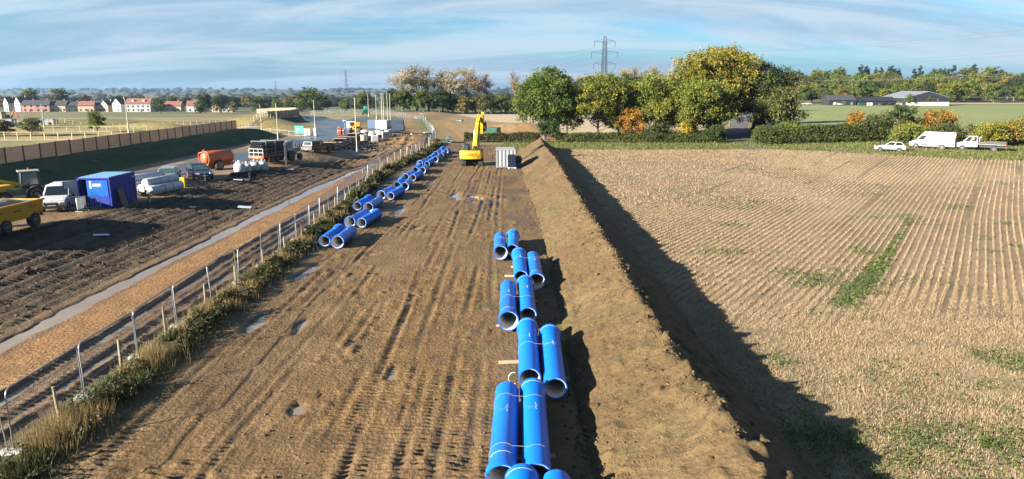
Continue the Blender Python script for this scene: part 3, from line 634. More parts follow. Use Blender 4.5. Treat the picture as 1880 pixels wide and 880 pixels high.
# big hedgerow trees
EXTRA = [('dark filler tree behind the gap between the bright ash and the forked tree', 12.0, 152, 11.5, 9.5, 0), ('green tree filling the row behind the orange bush', 22.5, 146, 10.5, 9.0, 1), ('yellow green tree between the broad hedgerow tree and the golden tree', 36.5, 146, 14.5, 11.0, 2)]
def place(name, label, x, y, ct, rz=0, s=1.0, group=None, cat='tree', dz=-.05):
    return tree(name, label, (x, y, mz(x, y) + dz), ct[0], ct[1], group, rz, s, cat=cat)
place('ash_tree', 'large bright green ash tree standing just beyond the end of the earth bund', 6.6, 140, make_tree(11, 14.0, 13.0, FRESH, 420, 40, .30, .10, .85, 4, nl=13, tr=.4))
place('ash_tree', 'yellowish green tree with pale forked limbs showing, under the tall pylon', 17.2, 139, make_tree(12, 13.2, 12.0, YGREEN, 300, 36, .30, .12, .7, 7, nl=10, fill=.2))
place('dark_tree', 'dark leafy tree squeezed behind the yellowish tree and the broad hedgerow tree', 24.6, 150, make_tree(13, 13.0, 11, DARK, 260, 34, .3, .1))
place('field_maple', 'broad yellow green hedgerow tree left of the big golden crown', 29.5, 141, make_tree(14, 13.6, 14.5, YGREEN, 400, 38, .30, .06, .85, 3, nl=13))
place('oak_tree', 'tallest tree, wide golden crown rising above all the other hedgerow trees', 44.5, 152, make_tree(15, 18.9, 18.5, GOLD, 620, 42, .34, .22, .95, 3, nl=16, tr=.5))
place('field_maple', 'low green tree in front of the golden tree, left of the lane', 36.6, 138, make_tree(16, 12.0, 14.0, [(4, (.13, .155, .024)), (3, (.17, .175, .026)), (2, (.09, .125, .02))], 400, 38, .28, .05, .8, 3, nl=12))
place('dark_tree', 'dark green round tree overhanging the right side of the lane', 54.0, 150, make_tree(17, 14.8, 13.0, DARK + [(3, (.075, .09, .025))], 420, 40, .3, .10, .85, 2, nl=12))
place('field_maple', 'olive tree with a trunk in shade at the right end of the tree group', 55.0, 143, make_tree(18, 10.0, 9, OLIVE + [(2, (.13, .135, .03))], 300, 36, .28, .08, .75, 3))
place('dark_tree', 'very dark tree arching over the lane entrance', 47.5, 158, make_tree(19, 12, 9, DARK, 280, 38, .3, .1))
place('peach_tree', 'pale orange crown peeping out behind the right shoulder of the golden tree', 56, 178, make_tree(20, 18, 8, PEACH, 150, 30, .3, .4, .7, 4))
place('orange_bush', 'orange and rust coloured bush in the hedge left of the yellow green tree', 23.5, 136, make_tree(21, 6.3, 5.5, RUST, 170, 34, .22, .05, .5, 2, nl=8, tr=.12), cat='bush')
place('yellow_bush', 'bright yellow bush low in the hedge in front of the golden tree', 34.2, 133.8, make_tree(22, 4.8, 4.2, [(3, (.33, .25, .02)), (2, (.24, .21, .025))], 120, 32, .2, .05, .45, 2, nl=7, tr=.1), cat='bush')
place('ivy_bush', 'dark ivy clad stump bush at the foot of the bright green ash', 7.2, 134.5, make_tree(23, 4.4, 4.6, DARK + [(2, (.05, .10, .02))], 150, 34, .2, .02, .5, 1, nl=8, tr=.12), cat='bush')
place('dark_bush', 'dark bramble bush at the left corner of the lane entrance', 38.3, 130, make_tree(24, 3.4, 4.0, DARK, 120, 30, .2, .02, .45, 1, nl=7, tr=.1), cat='bush')
place('dark_bush', 'dark shrub in the hedge right of the orange bush', 27.8, 133.6, make_tree(25, 3.6, 5.0, OLIVE + DARK, 130, 30, .2, .02, .45, 1, nl=7, tr=.1), cat='bush')
for k_, (lb_, x_, y_, h_, w_, kk_) in enumerate(EXTRA): place('filler_tree', lb_, x_, y_, make_tree(200 + k_, h_, w_, [DARK + OLIVE, GREEN, YGREEN][kk_], 260, 36, .3, .04))
def hedge(name, label, pts, wd, hh, pal, n, size=.2, seed=3, gap=()):
    rng = np.random.default_rng(seed); P = np.array(pts, float); seg = np.hypot(*np.diff(P, axis=0).T); t = np.concatenate([[0], np.cumsum(seg)])
    s = rng.uniform(0, t[-1], n); X = np.interp(s, t, P[:, 0]); Y = np.interp(s, t, P[:, 1])
    a = rng.uniform(0, PI, n); rr = rng.uniform(.72, 1.06, n); hm = (.75 + .5 * fbm(s / 2.2, 0 * s, seed, 3)) * (hh if not hasattr(hh, '__len__') else np.interp(s, t, hh))
    lat = np.cos(a) * wd * .5 * rr; z = np.abs(np.sin(a)) ** .6 * hm * rr * .95 + .05
    dx, dy = (P[-1] - P[0]) / np.linalg.norm(P[-1] - P[0]); X = X - dy * lat; Y = Y + dx * lat
    Z0 = surface(X, Y)[0]; cl = fbm(s / 1.1, z * 1.2, seed + 3, 3)
    cols = pick(rng, pal, n) * (.6 + .8 * cl)[:, None]
    nn = np.stack([-dy * np.cos(a), dx * np.cos(a), np.sin(a)], -1)
    V, F, c = leaf_cloud(rng, np.stack([X, Y, Z0 + z], -1), nn, size, cols)
    o = link(name, fmesh(name, V, F, c), M['leaf']); return tag(o, label, 'hedge')
hedge('hedge', 'low clipped olive hedge behind the yellow excavator and white container', [(-9.3, 134.5), (5.5, 134)], 2.2, 1.75, OLIVE + [(2, (.06, .075, .025))], 9000, .2, 3)
hedge('hedge', 'long low green hedge under the trees behind the stubble field', [(8.5, 134), (39.5, 131)], 2.2, 1.9, GREEN + OLIVE, 14000, .2, 4)
hedge('hedge', 'tall hedge climbing along the right side of the lane', [(46, 126), (50, 140), (60, 168), (74, 208)], 3.0, [2.8, 2.6, 2.4, 2.4], GREEN + OLIVE, 14000, .22, 5)
hedge('hedge', 'long dense hedge between the pasture and the parked white car', [(44.5, 125), (56, 124), (68, 124.5)], 4.2, [2.2, 3.4, 3.6], GREEN + OLIVE + DARK, 17000, .22, 6)
hedge('hedge', 'hedge running out of frame behind the white tipper', [(80, 121), (92, 119), (108, 117)], 3.4, [3.0, 3.6, 3.6], OLIVE + [(3, (.15, .14, .03)), (2, (.18, .13, .04))], 11000, .22, 7)
BU = [('large dark green bush above the white van', 70.5, 126, 6.4, 8.5, OLIVE + DARK), ('orange leaved bush right of the big dark bush', 77.5, 126.5, 5.6, 6.5, RUST), ('dark olive bush joining the hedge left of the big dark bush', 65.5, 126, 4.6, 6.5, OLIVE), ('small orange topped bush poking from the hedge', 63.5, 128, 5.2, 3.0, RUST), ('pale green willowy bush just behind the white car', 67.5, 117.5, 3.6, 6.0, [(3, (.12, .145, .035)), (2, (.15, .155, .03))]), ('yellow bush behind the cab of the white tipper', 78.5, 113.5, 4.0, 5.5, [(3, (.20, .18, .03)), (2, (.15, .15, .03))]), ('yellow and rust bush above the bed of the tipper', 86, 115, 5.0, 7.5, [(3, (.20, .16, .03)), (2, (.25, .15, .04)), (2, (.12, .12, .03))]), ('reddish bush at the right edge of the picture', 92.5, 112.5, 4.8, 7.0, [(2, (.22, .12, .05)), (3, (.14, .13, .035))]), ('dark bush in the gap between van and tipper', 74.8, 119, 3.4, 5.0, DARK + OLIVE), ('rounded green bush in the long hedge near the lane', 50, 126, 3.7, 6, GREEN)]
for k, (lb, x, y, h, wd, pal) in enumerate(BU):
    place('hedge_bush', lb, x, y, make_tree(40 + k, h, wd, pal, 190, 36, .2, .02, .55, 1, nl=9, tr=.14), cat='bush')
# tree belt and scattered distant trees, shared meshes
POP = []
for k in range(4):
    rg = np.random.default_rng(60 + k); h = 17.0; lb = [(rg.normal() * .5, rg.normal() * .5, h * z, 1.4, 1.4, h * .10) for z in (.45, .6, .72, .85, .93)] + [(math.cos(a) * 1.7, math.sin(a) * 1.7, h * rg.uniform(.55, .85), 1.3, 1.3, h * .09) for a in (0.3, 1.6, 2.9, 4.2, 5.4)]
    tr_ = limbs_mesh(rg, h, lb, .28, twigs=16, r_t=.045, up=1.0); tr_.materials.append(M['palebark'])
    POP.append((crown_mesh(60 + k, lb, 150, 10, .24, [PALE, PEACH, [(3, (.26, .20, .05)), (2, (.19, .17, .05))], PALE][k], 1.0, .4), tr_))
MID = [make_tree(70 + k, 10.0, 9.0, p, 150, 34, .36, .04, .8, 1, nl=9) for k, p in enumerate([OLIVE, DARK, GREEN, OLIVE + PALE, DARK + GREEN, YGREEN])]
CONI = []
for k in range(2):
    rg = np.random.default_rng(80 + k); lb = [(rg.normal() * .25, rg.normal() * .25, z * 13, 2.4 * (1.08 - z) + .3, 2.4 * (1.08 - z) + .3, .9) for z in np.linspace(.22, .97, 9)]
    tr_ = limbs_mesh(rg, 13, lb[:4], .22, twigs=0); tr_.materials.append(M['bark']); CONI.append((crown_mesh(80 + k, lb, 130, 26, .38, CON, .55, .3), tr_))
rT = random.Random(5)
BELT = [(-46, 293, 0, 17.0), (-41, 300, 2, 18.5), (-35.5, 296, 2, 17.5), (-30, 302, 0, 17.0), (-25, 294, 2, 17.5), (-20, 300, 3, 18.5), (-15.5, 296, 1, 17), (-11.5, 301, 0, 16.5), (1.5, 296, 1, 17.0), (7.5, 300, 3, 15.5), (11, 296, 0, 14.5), (15, 301, 3, 15.5), (19.5, 297, 0, 15), (24, 302, 3, 16), (29, 299, 0, 15.5), (33, 305, 3, 16)]
ORD = 'first second third fourth fifth sixth seventh eighth ninth tenth eleventh twelfth thirteenth fourteenth fifteenth sixteenth'.split()
PL = ['half bare poplar with grey twigs in the far belt', 'slender poplar with a small peach crown in the far belt', 'tall poplar with golden leaves in the far belt', 'slender pale poplar with thinning beige leaves in the far belt']
for x, y, k, h in BELT:
    s_ = h / 17; wds = s_ * rT.uniform(1.0, 1.45) * (1.5 if x < -18 else 1)
    place('poplar_tree', PL[k] + ', ' + ORD[BELT.index((x, y, k, h))] + ' poplar from the left', x, y, POP[k], rT.uniform(0, 6), (wds, wds, s_), 'poplars in the far tree belt')
for k in range(8):
    x = 40 + k * 6.2; place('poplar_tree', 'bare beige treetop behind the hedgerow trees, ' + ORD[k] + ' from the left', x, 258 + rT.uniform(-8, 8), POP[0 if k % 3 else 3], rT.uniform(0, 6), (1.3, 1.3, rT.uniform(.92, 1.05)), 'bare treetops behind the hedgerow trees')
for k in range(30):
    x = -52 + k * 3.1; kk = rT.choice([0, 0, 1, 3, 4, 4]); s_ = rT.uniform(.62, .95) * (1.0 if x < -8 else .85)
    place('belt_tree', ['olive', 'dark green', '', 'olive brown', 'mixed green'][kk] + ' bushy tree along the foot of the far tree belt, ' + ('left', 'middle', 'right')[k // 10] + ' third', x + rT.uniform(-1, 1), 291 + rT.uniform(-3, 4), MID[kk], rT.uniform(0, 6), s_, 'bushy trees along the foot of the far tree belt')
for k in range(12):
    x = 8 + k * 7; place('belt_tree', 'dark evergreen tree filling the belt behind the ash trees, ' + ORD[k] + ' from left', x, 312 + rT.uniform(-6, 6), MID[1], rT.uniform(0, 6), rT.uniform(1.0, 1.25), 'dark evergreens behind the ash trees')
# hillside wood on the right
KL = ['olive broadleaf tree in the hillside wood behind the barns', 'dark broadleaf tree in the hillside wood behind the barns', 'green broadleaf tree in the hillside wood behind the barns', 'brownish broadleaf tree in the hillside wood behind the barns', 'dull green broadleaf tree in the hillside wood behind the barns', 'yellow green broadleaf tree in the hillside wood behind the barns']
for row, (yy, x0, x1, n, s0) in enumerate([(404, 162, 335, 27, 1.0), (440, 168, 370, 31, 1.15), (485, 180, 410, 32, 1.25), (540, 200, 460, 32, 1.3)]):
    for k in range(n):
        x = x0 + (x1 - x0) * (k + rT.uniform(.1, .9)) / n; y = yy + rT.uniform(-14, 14)
        if row == 0 and 235 < x < 330 and rT.random() < .4: continue
        kk = rT.choice([0, 0, 2, 3, 3, 4, 4, 5, 1]); s_ = s0 * rT.uniform(.8, 1.2) * (.75 if x < 200 else 1)
        place('wood_tree', KL[kk].replace('behind the barns', ('left', 'middle', 'right')[min(2, int(3 * k / n))] + ' part, ' + ('front row', 'second row', 'third row', 'back row')[row]), x, y, MID[kk], rT.uniform(0, 6), (s_ * 1.2, s_ * 1.2, s_ * rT.uniform(.95, 1.2)), 'broadleaf trees of the hillside wood')
for k in range(30):
    x = 240 + k * 5.6 + rT.uniform(-2, 2); s_ = rT.uniform(1.2, 1.5) * (1 if k > 5 else .8)
    place('conifer_tree', 'dark conifer on the skyline of the hillside wood, ' + ('left end', 'left of middle', 'middle', 'right of middle', 'right end')[k // 6], x, 585 + rT.uniform(-15, 15), CONI[k % 2], rT.uniform(0, 6), (s_ * 1.2, s_ * 1.2, s_), 'conifers on the wooded skyline')
for k, (x, y, s_) in enumerate([(150, 420, .8), (143, 440, .9), (159, 430, .75), (166, 445, .8), (134, 410, .7), (152, 395, .6)]):
    place('field_tree', ORD[k] + ' of the small trees beyond the pasture left of the hillside wood', x, y, MID[(0, 1, 3)[k % 3]], k * 1.3, s_, 'small trees beyond the pasture')
for k, (lb, x, y, s_) in enumerate([('small green tree in front of the white wall of the gabled barn', 194, 341, .55), ('small yellowing tree at the middle of the gabled barn', 203.5, 342, .6), ('round green tree at the right end of the gabled barn', 219, 352, .72)]):
    place('barn_tree', lb, x, y, MID[2 if k != 1 else 5], k, s_)
# trees on the left
LT = [(-395, 560, 2, 1.7, 'rounded'), (-372, 560, 2, 1.75, 'rounded')]
place('oak_tree', 'lone rounded tree rising behind the white gabled houses at the far left', -388, 560, MID[2], .4, (1.75, 1.75, 1.6))
place('oak_tree', 'lone rounded tree rising behind the dark roofed houses', -364, 560, MID[0], 1.4, (1.6, 1.6, 1.65))
for k in range(34):
    x = -470 + k * 9.2 + rT.uniform(-3, 3); kk = rT.choice([0, 1, 1, 3, 4])
    place('hedgerow_tree', 'dark tree in the line behind the new houses, ' + ('left end', 'left of middle', 'right of middle', 'right end')[int(k / 8.6)], x, 590 + rT.uniform(-25, 25), MID[kk], rT.uniform(0, 6), rT.uniform(.8, 1.15), 'trees in the line behind the new houses')
for k in range(40):
    x = -190 + k * 5.4 + rT.uniform(-3, 3); kk = rT.choice([0, 1, 4, 4, 3, 2]); y = 430 + rT.uniform(-45, 90)
    place('hedgerow_tree', ['olive', 'dark', '', 'olive brown', 'mixed green', ''][kk] * (kk != 2) + 'green' * (kk == 2) + ' tree in the hedgerows beyond the new road bend, ' + ('left', 'middle', 'right')[min(2, k // 14)] + ' part', x, y, MID[kk], rT.uniform(0, 6), rT.uniform(.55, .95), 'trees in the hedgerows beyond the new road')
for lb, x, y, kk, s_ in [('dark rounded tree left of the distant pylon', -101, 345, 4, 1.35), ('dark bushy tree at the far end of the new road', -92, 335, 1, .95), ('large dark tree clump right of the last red roofed house', -190, 430, 1, 1.25), ('dark tree hiding the front of the white red roofed house', -218, 430, 4, 1.0), ('dark tree in the clump beside the pink house', -178, 425, 1, 1.1), ('dark low tree on top of the grassy spoil heap', -143, 392, 1, .95), ('green bush behind the yellow rail fence', -71.5, 119, 2, .36), ('bushy green tree at the right end of the new road hedge', -70, 330, 2, .9)]:
    place('hedgerow_tree', lb, x, y, MID[kk], x, s_)
for lb, x, y, s_ in [('low dark bramble mass behind the yellow rail fence at the left', -80.5, 108, .26), ('second low bramble mass right of the first behind the rail fence', -76, 109, .30), ('low thicket at the far left edge behind the rail fence', -85, 107, .25)]:
    place('bramble_bush', lb, x, y, MID[0], x, (s_ * 2.2, s_ * 1.2, s_), cat='bush')
# far woods as one mass
def far_wood():
    ico = bmesh.new(); bmesh.ops.create_icosphere(ico, subdivisions=2, radius=1.0); bv = np.array([v.co[:] for v in ico.verts]); bf = np.array([[v.index for v in f.verts] for f in ico.faces]); ico.free()
    rng = np.random.default_rng(4); V = []; F = []; Cc = []; n = 0
    lines = []
    for k in range(2600):
        y = 650 * (6200 / 650) ** rng.random(); x = rng.uniform(-.95, .62) * y
        dens = fbm(np.array([x / 190]), np.array([y / 260]), 11, 3)[0]
        if dens < .47: continue
        if x > .12 * y and y < 900: continue
        lines.append((x, y))
    for x, y in lines:
        s_ = rng.uniform(3.5, 6.5) * (1 + y / 5200); v = bv * (1 + .35 * (rng.random((len(bv), 1)) - .5)) * np.array((s_ * rng.uniform(1, 2.4), s_, s_ * .85))
        zz = mz(x, y); V.append(v + np.array((x, y, zz + s_ * .55))); F.append(bf + n); n += len(bv)
        c = .8 * np.array([(.04, .055, .022), (.06, .07, .028), (.085, .075, .035), (.05, .06, .022)][rng.integers(4)]); Cc.append(np.tile(c * rng.uniform(.8, 1.25), (len(bv), 1)))
    tag(link('distant_woodland', fmesh('distant_woodland', np.concatenate(V), np.concatenate(F), np.concatenate(Cc)), M['leaf']), 'distant woods and hedgerows fading towards the horizon', 'woodland', kind='stuff')
far_wood()
# blades: weeds on the fence line, straw in the field, rough grass
def blades(P, hgt, wid, cols, rng, lean=.5):
    n = len(P); a = rng.uniform(0, 2 * PI, n); l = rng.uniform(0, lean, n) * hgt; b = rng.uniform(0, 2 * PI, n)
    wv = np.stack([np.cos(a), np.sin(a), 0 * a], -1) * (wid * .5)[:, None]; tip = np.stack([np.cos(b) * l, np.sin(b) * l, hgt], -1)
    V = np.stack([P - wv, P + wv, P + tip], 1).reshape(-1, 3); return V, np.arange(3 * n).reshape(n, 3), np.repeat(cols, 3, 0)
rg = np.random.default_rng(9)
n = 46000; y = 15 * (128 / 15) ** rg.random(n); x = fence_x(y) + .7 + rg.normal(size=n) * .42; dn = fbm(x / .9, y / 1.4, 15, 3)
keep = dn > .36; x, y, dn = x[keep], y[keep], dn[keep]; n = len(x)
dry = S(.48, .60, fbm(x / 2.0, y / 3.0, 16, 3)) > rg.random(n)
hh = np.where(dry, rg.uniform(.2, .75, n), rg.uniform(.15, .45, n)) * (.6 + .9 * np.clip(dn - .3, 0, .6)); cols = np.where(dry[:, None], np.array((.38, .28, .14)), np.array((.09, .10, .035))) * rg.uniform(.6, 1.3, n)[:, None]
V, F, c = blades(np.stack([x, y, surface(x, y)[0] - .03], -1), hh, np.where(dry, .03, .05) * np.clip(y / 30, .7, 3), cols, rg)
tag(link('verge_grass', fmesh('verge_grass', V, F, c), M['leaf']), 'dry grass and weeds growing along the mesh fence', 'grass', kind='stuff')
n = 42000; y = 15 * (128 / 15) ** rg.random(n); x = fence_x(y) + 1.0 + rg.normal(size=n) * .33; dn = fbm(x / .8, y / 1.0, 18, 3); k = dn > .42; x, y, dn = x[k], y[k], dn[k]; n = len(x)
zz = surface(x, y)[0] + rg.uniform(.02, 1.0, n) * (.12 + .95 * np.clip(dn - .4, 0, .4) * 2); cols = pick(rg, [(3, (.055, .062, .022)), (3, (.085, .088, .03)), (3, (.13, .10, .05)), (1, (.05, .10, .022))], n) * rg.uniform(.7, 1.2, n)[:, None]
V, F, c = leaf_cloud(rg, np.stack([x, y, zz], -1), np.tile((0, 0, 1.), (n, 1)), .085 * np.clip(y / 26, .8, 3.0), cols)
tag(link('verge_weeds', fmesh('verge_weeds', V, F, c), M['leaf']), 'leafy weeds and brambles along the foot of the fence', 'weeds', kind='stuff')
# straw stubble in drilled rows
def stubble():
    ang = R(35); ca, sa = math.cos(ang), math.sin(ang); rows = .42
    Vs = []; Fs = []; Cs = []; n0 = 0
    for (y0, y1, per, hgt, wd, dens) in [(15, 34, 115000, .11, .018, 1), (34, 60, 95000, .12, .036, 1), (60, 116, 75000, .15, .08, 1)]:
        x = 7.6 + (8 + .98 * y1 - 7.6) * rg.random(per); y = rg.uniform(y0, y1, per); k = x < .8 * y + 6; x, y = x[k], y[k]
        xw = x + 1.6 * (vn(x / 18, y / 18, 33) - .5) * 2; wv = .10 * (xw - 25)/25
        p = (x * ca - y * sa) + 0.5 * np.sin(x / 17) * S(20, 45, x); o = p / rows; fr = o - np.floor(o) - .5
        order = S(24, 36, y + 6 * (fbm(x / 6, y / 6, 34, 3) - .5)) * (.62 + .38 * S(14, 30, x)); sh_ = -fr * rows * .92 * order
        x = x + ca * sh_; y = y - sa * sh_; z, col, wet, zone, gr = surface(x, y); k = (zone == 7) & (gr < rg.uniform(.35, 1.1, len(x))) & (tramline(x, y) < rg.uniform(.2, .9, len(x))) & (fbm(x / .9, y / .7, 89, 4) + .3 * rg.random(len(x)) > .50 + .1 * (fbm(x / 12, y / 9, 90, 3) - .5)); x, y, z, gr = x[k], y[k], z[k], gr[k]; n = len(x)
        for j in range(3):
            m = len(x); ox = rg.normal(size=m) * .024; oy = rg.normal(size=m) * .024
            cols = pick(rg, [(4, (.53, .40, .28)), (3, (.45, .33, .225)), (2, (.60, .47, .345)), (1.2, (.27, .19, .11))], m) * rg.uniform(.8, 1.2, m)[:, None]
            V, F, c = blades(np.stack([x + ox, y + oy, z - .01], -1), hgt * rg.uniform(.5, 1.25, m), np.full(m, wd), cols, rg, .7); Vs.append(V); Fs.append(F + n0); Cs.append(c); n0 += len(V)
    tag(link('straw_stubble', fmesh('straw_stubble', np.concatenate(Vs), np.concatenate(Fs), np.concatenate(Cs)), M['leaf']), 'cut straw stubble standing in drilled rows across the field', 'stubble', kind='stuff')
    n = 210000; y = 15 + 100 * rg.random(n) ** 2.0; x = 7.6 + (.8 * y) * rg.random(n); z, col, wet, zone, gr = surface(x, y); k = (zone == 7) & (gr > rg.uniform(.15, 1.1, n)); x, y, z = x[k], y[k], z[k]; n = len(x)
    cols = pick(rg, [(4, (.075, .135, .025)), (3, (.10, .16, .03)), (2, (.055, .10, .022)), (1, (.17, .17, .05))], n) * rg.uniform(.75, 1.2, n)[:, None]
    V, F, c = leaf_cloud(rg, np.stack([x, y, z + rg.uniform(.02, .14, n)], -1), np.tile((0, 0, 1.), (n, 1)), .050 * np.clip(y / 20, 1, 5), cols)
    tag(link('volunteer_weeds', fmesh('volunteer_weeds', V, F, c), M['leaf']), 'green weeds sprouting in patches through the stubble', 'weeds', kind='stuff')
stubble()
def rough_grass(name, label, x0, x1, y0, y1, n, hgt, wd, pal, zones):
    x = rg.uniform(x0, x1, n); y = rg.uniform(y0, y1, n); z, col, wet, zone, gr = surface(x, y); k = np.isin(zone, zones) & (np.exp(-((y - (107.2 - 14 * S(69, 88, x))) / 2.5) ** 4) * S(46, 53, x) < rg.uniform(.15, 1.3, n)); x, y, z = x[k], y[k], z[k]; n = len(x)
    V, F, c = blades(np.stack([x, y, z - .02], -1), hgt * rg.uniform(.5, 1.3, n), np.full(n, wd), pick(rg, pal, n) * rg.uniform(.75, 1.25, n)[:, None], rg)
    tag(link(name, fmesh(name, V, F, c), M['leaf']), label, 'grass', kind='stuff')
rough_grass('headland_grass', 'rough grass on the strip between field and hedge', -4, 100, 84, 134, 75000, .34, .14, [(3, (.13, .155, .04)), (2, (.21, .19, .08)), (1, (.09, .14, .03))], [8])
# bits of straw and clods on the bund
n = 9000; y = 15 * (118 / 15) ** rg.random(n); x = rg.uniform(1.5, 6.2, n); z, col, wet, zone, gr = surface(x, y); k = (zone == 6) & (fbm(x / .8, y / .8, 19, 3) > .46); x, y, z = x[k], y[k], z[k]; n = len(x)
V, F, c = blades(np.stack([x, y, z], -1), rg.uniform(.01, .06, n), np.full(n, .018) * np.clip(y / 20, 1, 3), pick(rg, [(3, (.52, .40, .26)), (2, (.40, .29, .17))], n), rg, 4.0)
tag(link('straw_litter', fmesh('straw_litter', V, F, c), M['leaf']), 'bits of straw strewn over the earth bund', 'straw', kind='stuff')
def clods():
    ico = bmesh.new(); bmesh.ops.create_icosphere(ico, subdivisions=1, radius=1.0); bv = np.array([v.co[:] for v in ico.verts]); bf = np.array([[v.index for v in f.verts] for f in ico.faces]); ico.free()
    V = []; F = []; Cc = []; n0 = 0
    def put(x, y, s, c):
        nonlocal n0
        z = surface(x, y)[0]
        for i in range(len(x)):
            V.append(bv * (1 + .9 * (rg.random((len(bv), 1)) - .5)) * s[i] * .72 * np.array((1, rg.uniform(.7, 1.4), .65)) + np.array((x[i], y[i], z[i] + s[i] * .15))); F.append(bf + n0); n0 += len(bv); Cc.append(np.tile(np.append(np.array(c) * rg.uniform(.7, 1.25), .1), (len(bv), 1)))
    n = 700; y = 15 * (112 / 15) ** rg.random(n); x = crest_x(y) + rg.normal(size=n) * .45; put(x, y, rg.uniform(.03, .11, n) * np.clip(y / 30, .8, 1.5), (.16, .105, .052))
    n = 1100; y = 15 + 25 * rg.random(n) ** 1.3; x = rg.uniform(2.0, 6.5, n); put(x, y, rg.uniform(.015, .07, n) ** 1.0, (.16, .105, .052))
    n = 500; y = 15 + 60 * rg.random(n) ** 1.5; x = 2.1 + rg.normal(size=n) * .25; put(x, y, rg.uniform(.04, .10, n), (.16, .105, .055))
    n = 800; y = 15 + 60 * rg.random(n) ** 1.6; x = rg.uniform(-12, 1, n); k = fbm(x / 1.2, y / 3, 13, 3) > .5; x, y = x[k], y[k]; put(x, y, rg.uniform(.02, .07, len(x)), (.20, .125, .066))
    n = 900; y = 22 + 80 * rg.random(n); x = rg.uniform(-30, -21.5, n); put(x, y, rg.uniform(.05, .16, n), (.10, .065, .04))
    n = 450; y = rg.uniform(112, 134, n); x = -24 + rg.normal(size=n) * 3.2; put(x, y, rg.uniform(.08, .38, n), (.12, .085, .055))
    tag(link('soil_clods', fmesh('soil_clods', np.concatenate(V), np.concatenate(F), np.concatenate(Cc)), M['soil']), 'loose clods of soil over the bund and the works strip', 'soil clods', kind='stuff')
clods()
#OBJECTS#
# ------------------------------------------------------------------ blue pipes
PL_, PR_, BR_ = 5.05, 0.375, 0.435
M['ring'] = mat('pale_marking_paint', (.50, .62, .72), .6)
def pipe_proto(bell_near):
    t = thing('water_pipe', 'blue pipe', 'pipe')
    L = PL_ / 2; bl = .34
    prof = [(-L, PR_), (L - bl - .14, PR_), (L - bl, BR_), (L, BR_)] if not bell_near else [(-L, BR_), (-L + bl, BR_), (-L + bl + .14, PR_), (L, PR_)]
    inner = [(a, r - .035) for a, r in prof]
    b = MB(); b.lathe(prof + inner[::-1] + [prof[0]], 40); b.build('barrel', M['blue'], t, 40)
    li = [(a + (.02 if i == 0 else (-.02 if i == 3 else 0)), r - .033) for i, (a, r) in enumerate(prof)]; li2 = [(a, r - .020) for a, r in li]
    b = MB(); b.lathe(li2 + li[::-1] + [li2[0]], 40); b.build('lining', M['lining'], t, 40)
    e = -L + bl + .24 if bell_near else -L + .22
    ys_ = [(-L + .62 if not bell_near else -L + .75), L - .16 if bell_near else L - .22]
    for k, yb in enumerate([ys_[1]] if not bell_near else ys_[:1]):
        k = k if bell_near else 1
        r = PR_ + .004 if (k == 0 or bell_near) else BR_ + .004; b = MB()
        rr = [[(math.cos(a) * r, yb + d, math.sin(a) * r) for d in (0, .02)] for a in np.linspace(R(28), R(152), 20)]
        b.rings([[p for p in q] + [(p[0] * 1.012, p[1], p[2] * 1.012) for p in q[::-1]] for q in rr], True); b.build('marking_ring', M['ring'], t)
    rgx = random.Random(int(bell_near) + 3); b = MB()
    for k in range(5):                                   # hand chalked scrawl along the crown of the pipe
        y0 = .45 + k * .09; a0 = R(84 + rgx.uniform(-3, 3)); r = PR_ + .006
        q = [(math.cos(a0 + R(da)) * r, y0 + dy, math.sin(a0 + R(da)) * r) for da, dy in ((-4, 0), (rgx.uniform(0, 5), .03), (-2, rgx.uniform(.03, .06)), (4, .08))]
        b.path(q, .003, 4)
    b.build('chalk_marks', mat('chalk', (.30, .45, .62), .9), t); return t
PA, PB = pipe_proto(False), pipe_proto(True); _used = set()
def pipe(x, y, z, rz, kind, label, group=None):
    p = (PA, PB)[kind]
    if kind not in _used: _used.add(kind); o = p; o.location = (x, y, z); o.rotation_euler = (0, 0, rz)
    else: o = dup(p, None, (x, y, z), rz)
    tag(o, label, 'pipe', group); return o
def axis_pipe(xn, yn, xf, yf, z, kind, label, group):
    """mouth (near end) and far end on the ground"""
    return pipe((xn + xf) / 2, (yn + yf) / 2, z, -math.atan2(xf - xn, yf - yn), kind, label, group)
RG = 'blue pipes laid beside the earth bund'
zr = .095 + BR_
ROWS = [('nearest to the camera and cut off by the bottom edge', (.22, 10.4), (.25, 15.2), (1.06, 10.2), (1.09, 15.05)),
        ('in the long pair second from the bottom of the picture', (-.24, 15.4), (-.16, 20.2), (.64, 15.5), (.68, 20.4)),
        ('in the pair third from the bottom, beside the pale bearer', (.60, 21.5), (.63, 26.3), (1.42, 20.65), (1.50, 25.6)),
        ('in the pair fourth from the bottom', (-.15, 27.3), (-.20, 32.2), (.69, 28.0), (.67, 32.9)),
        ('in the pair fifth from the bottom', (.47, 34.1), (.40, 39.0), (1.25, 33.3), (1.19, 38.3)),
        ('in the farthest pair of the right hand stack', (-.68, 39.6), (-.80, 44.4), (.03, 40.3), (.07, 45.0))]
for k, (tx, a, b, c, d) in enumerate(ROWS):
    o1 = axis_pipe(a[0], a[1], b[0], b[1], zr, k % 2, 'left blue pipe ' + tx, RG); o2 = axis_pipe(c[0], c[1], d[0], d[1], zr, (k + (k != 2)) % 2, 'right blue pipe ' + tx, RG)
    if k == 5:
        for o in (o1, o2): o.scale = (1, .86, 1); o.location.y -= .35
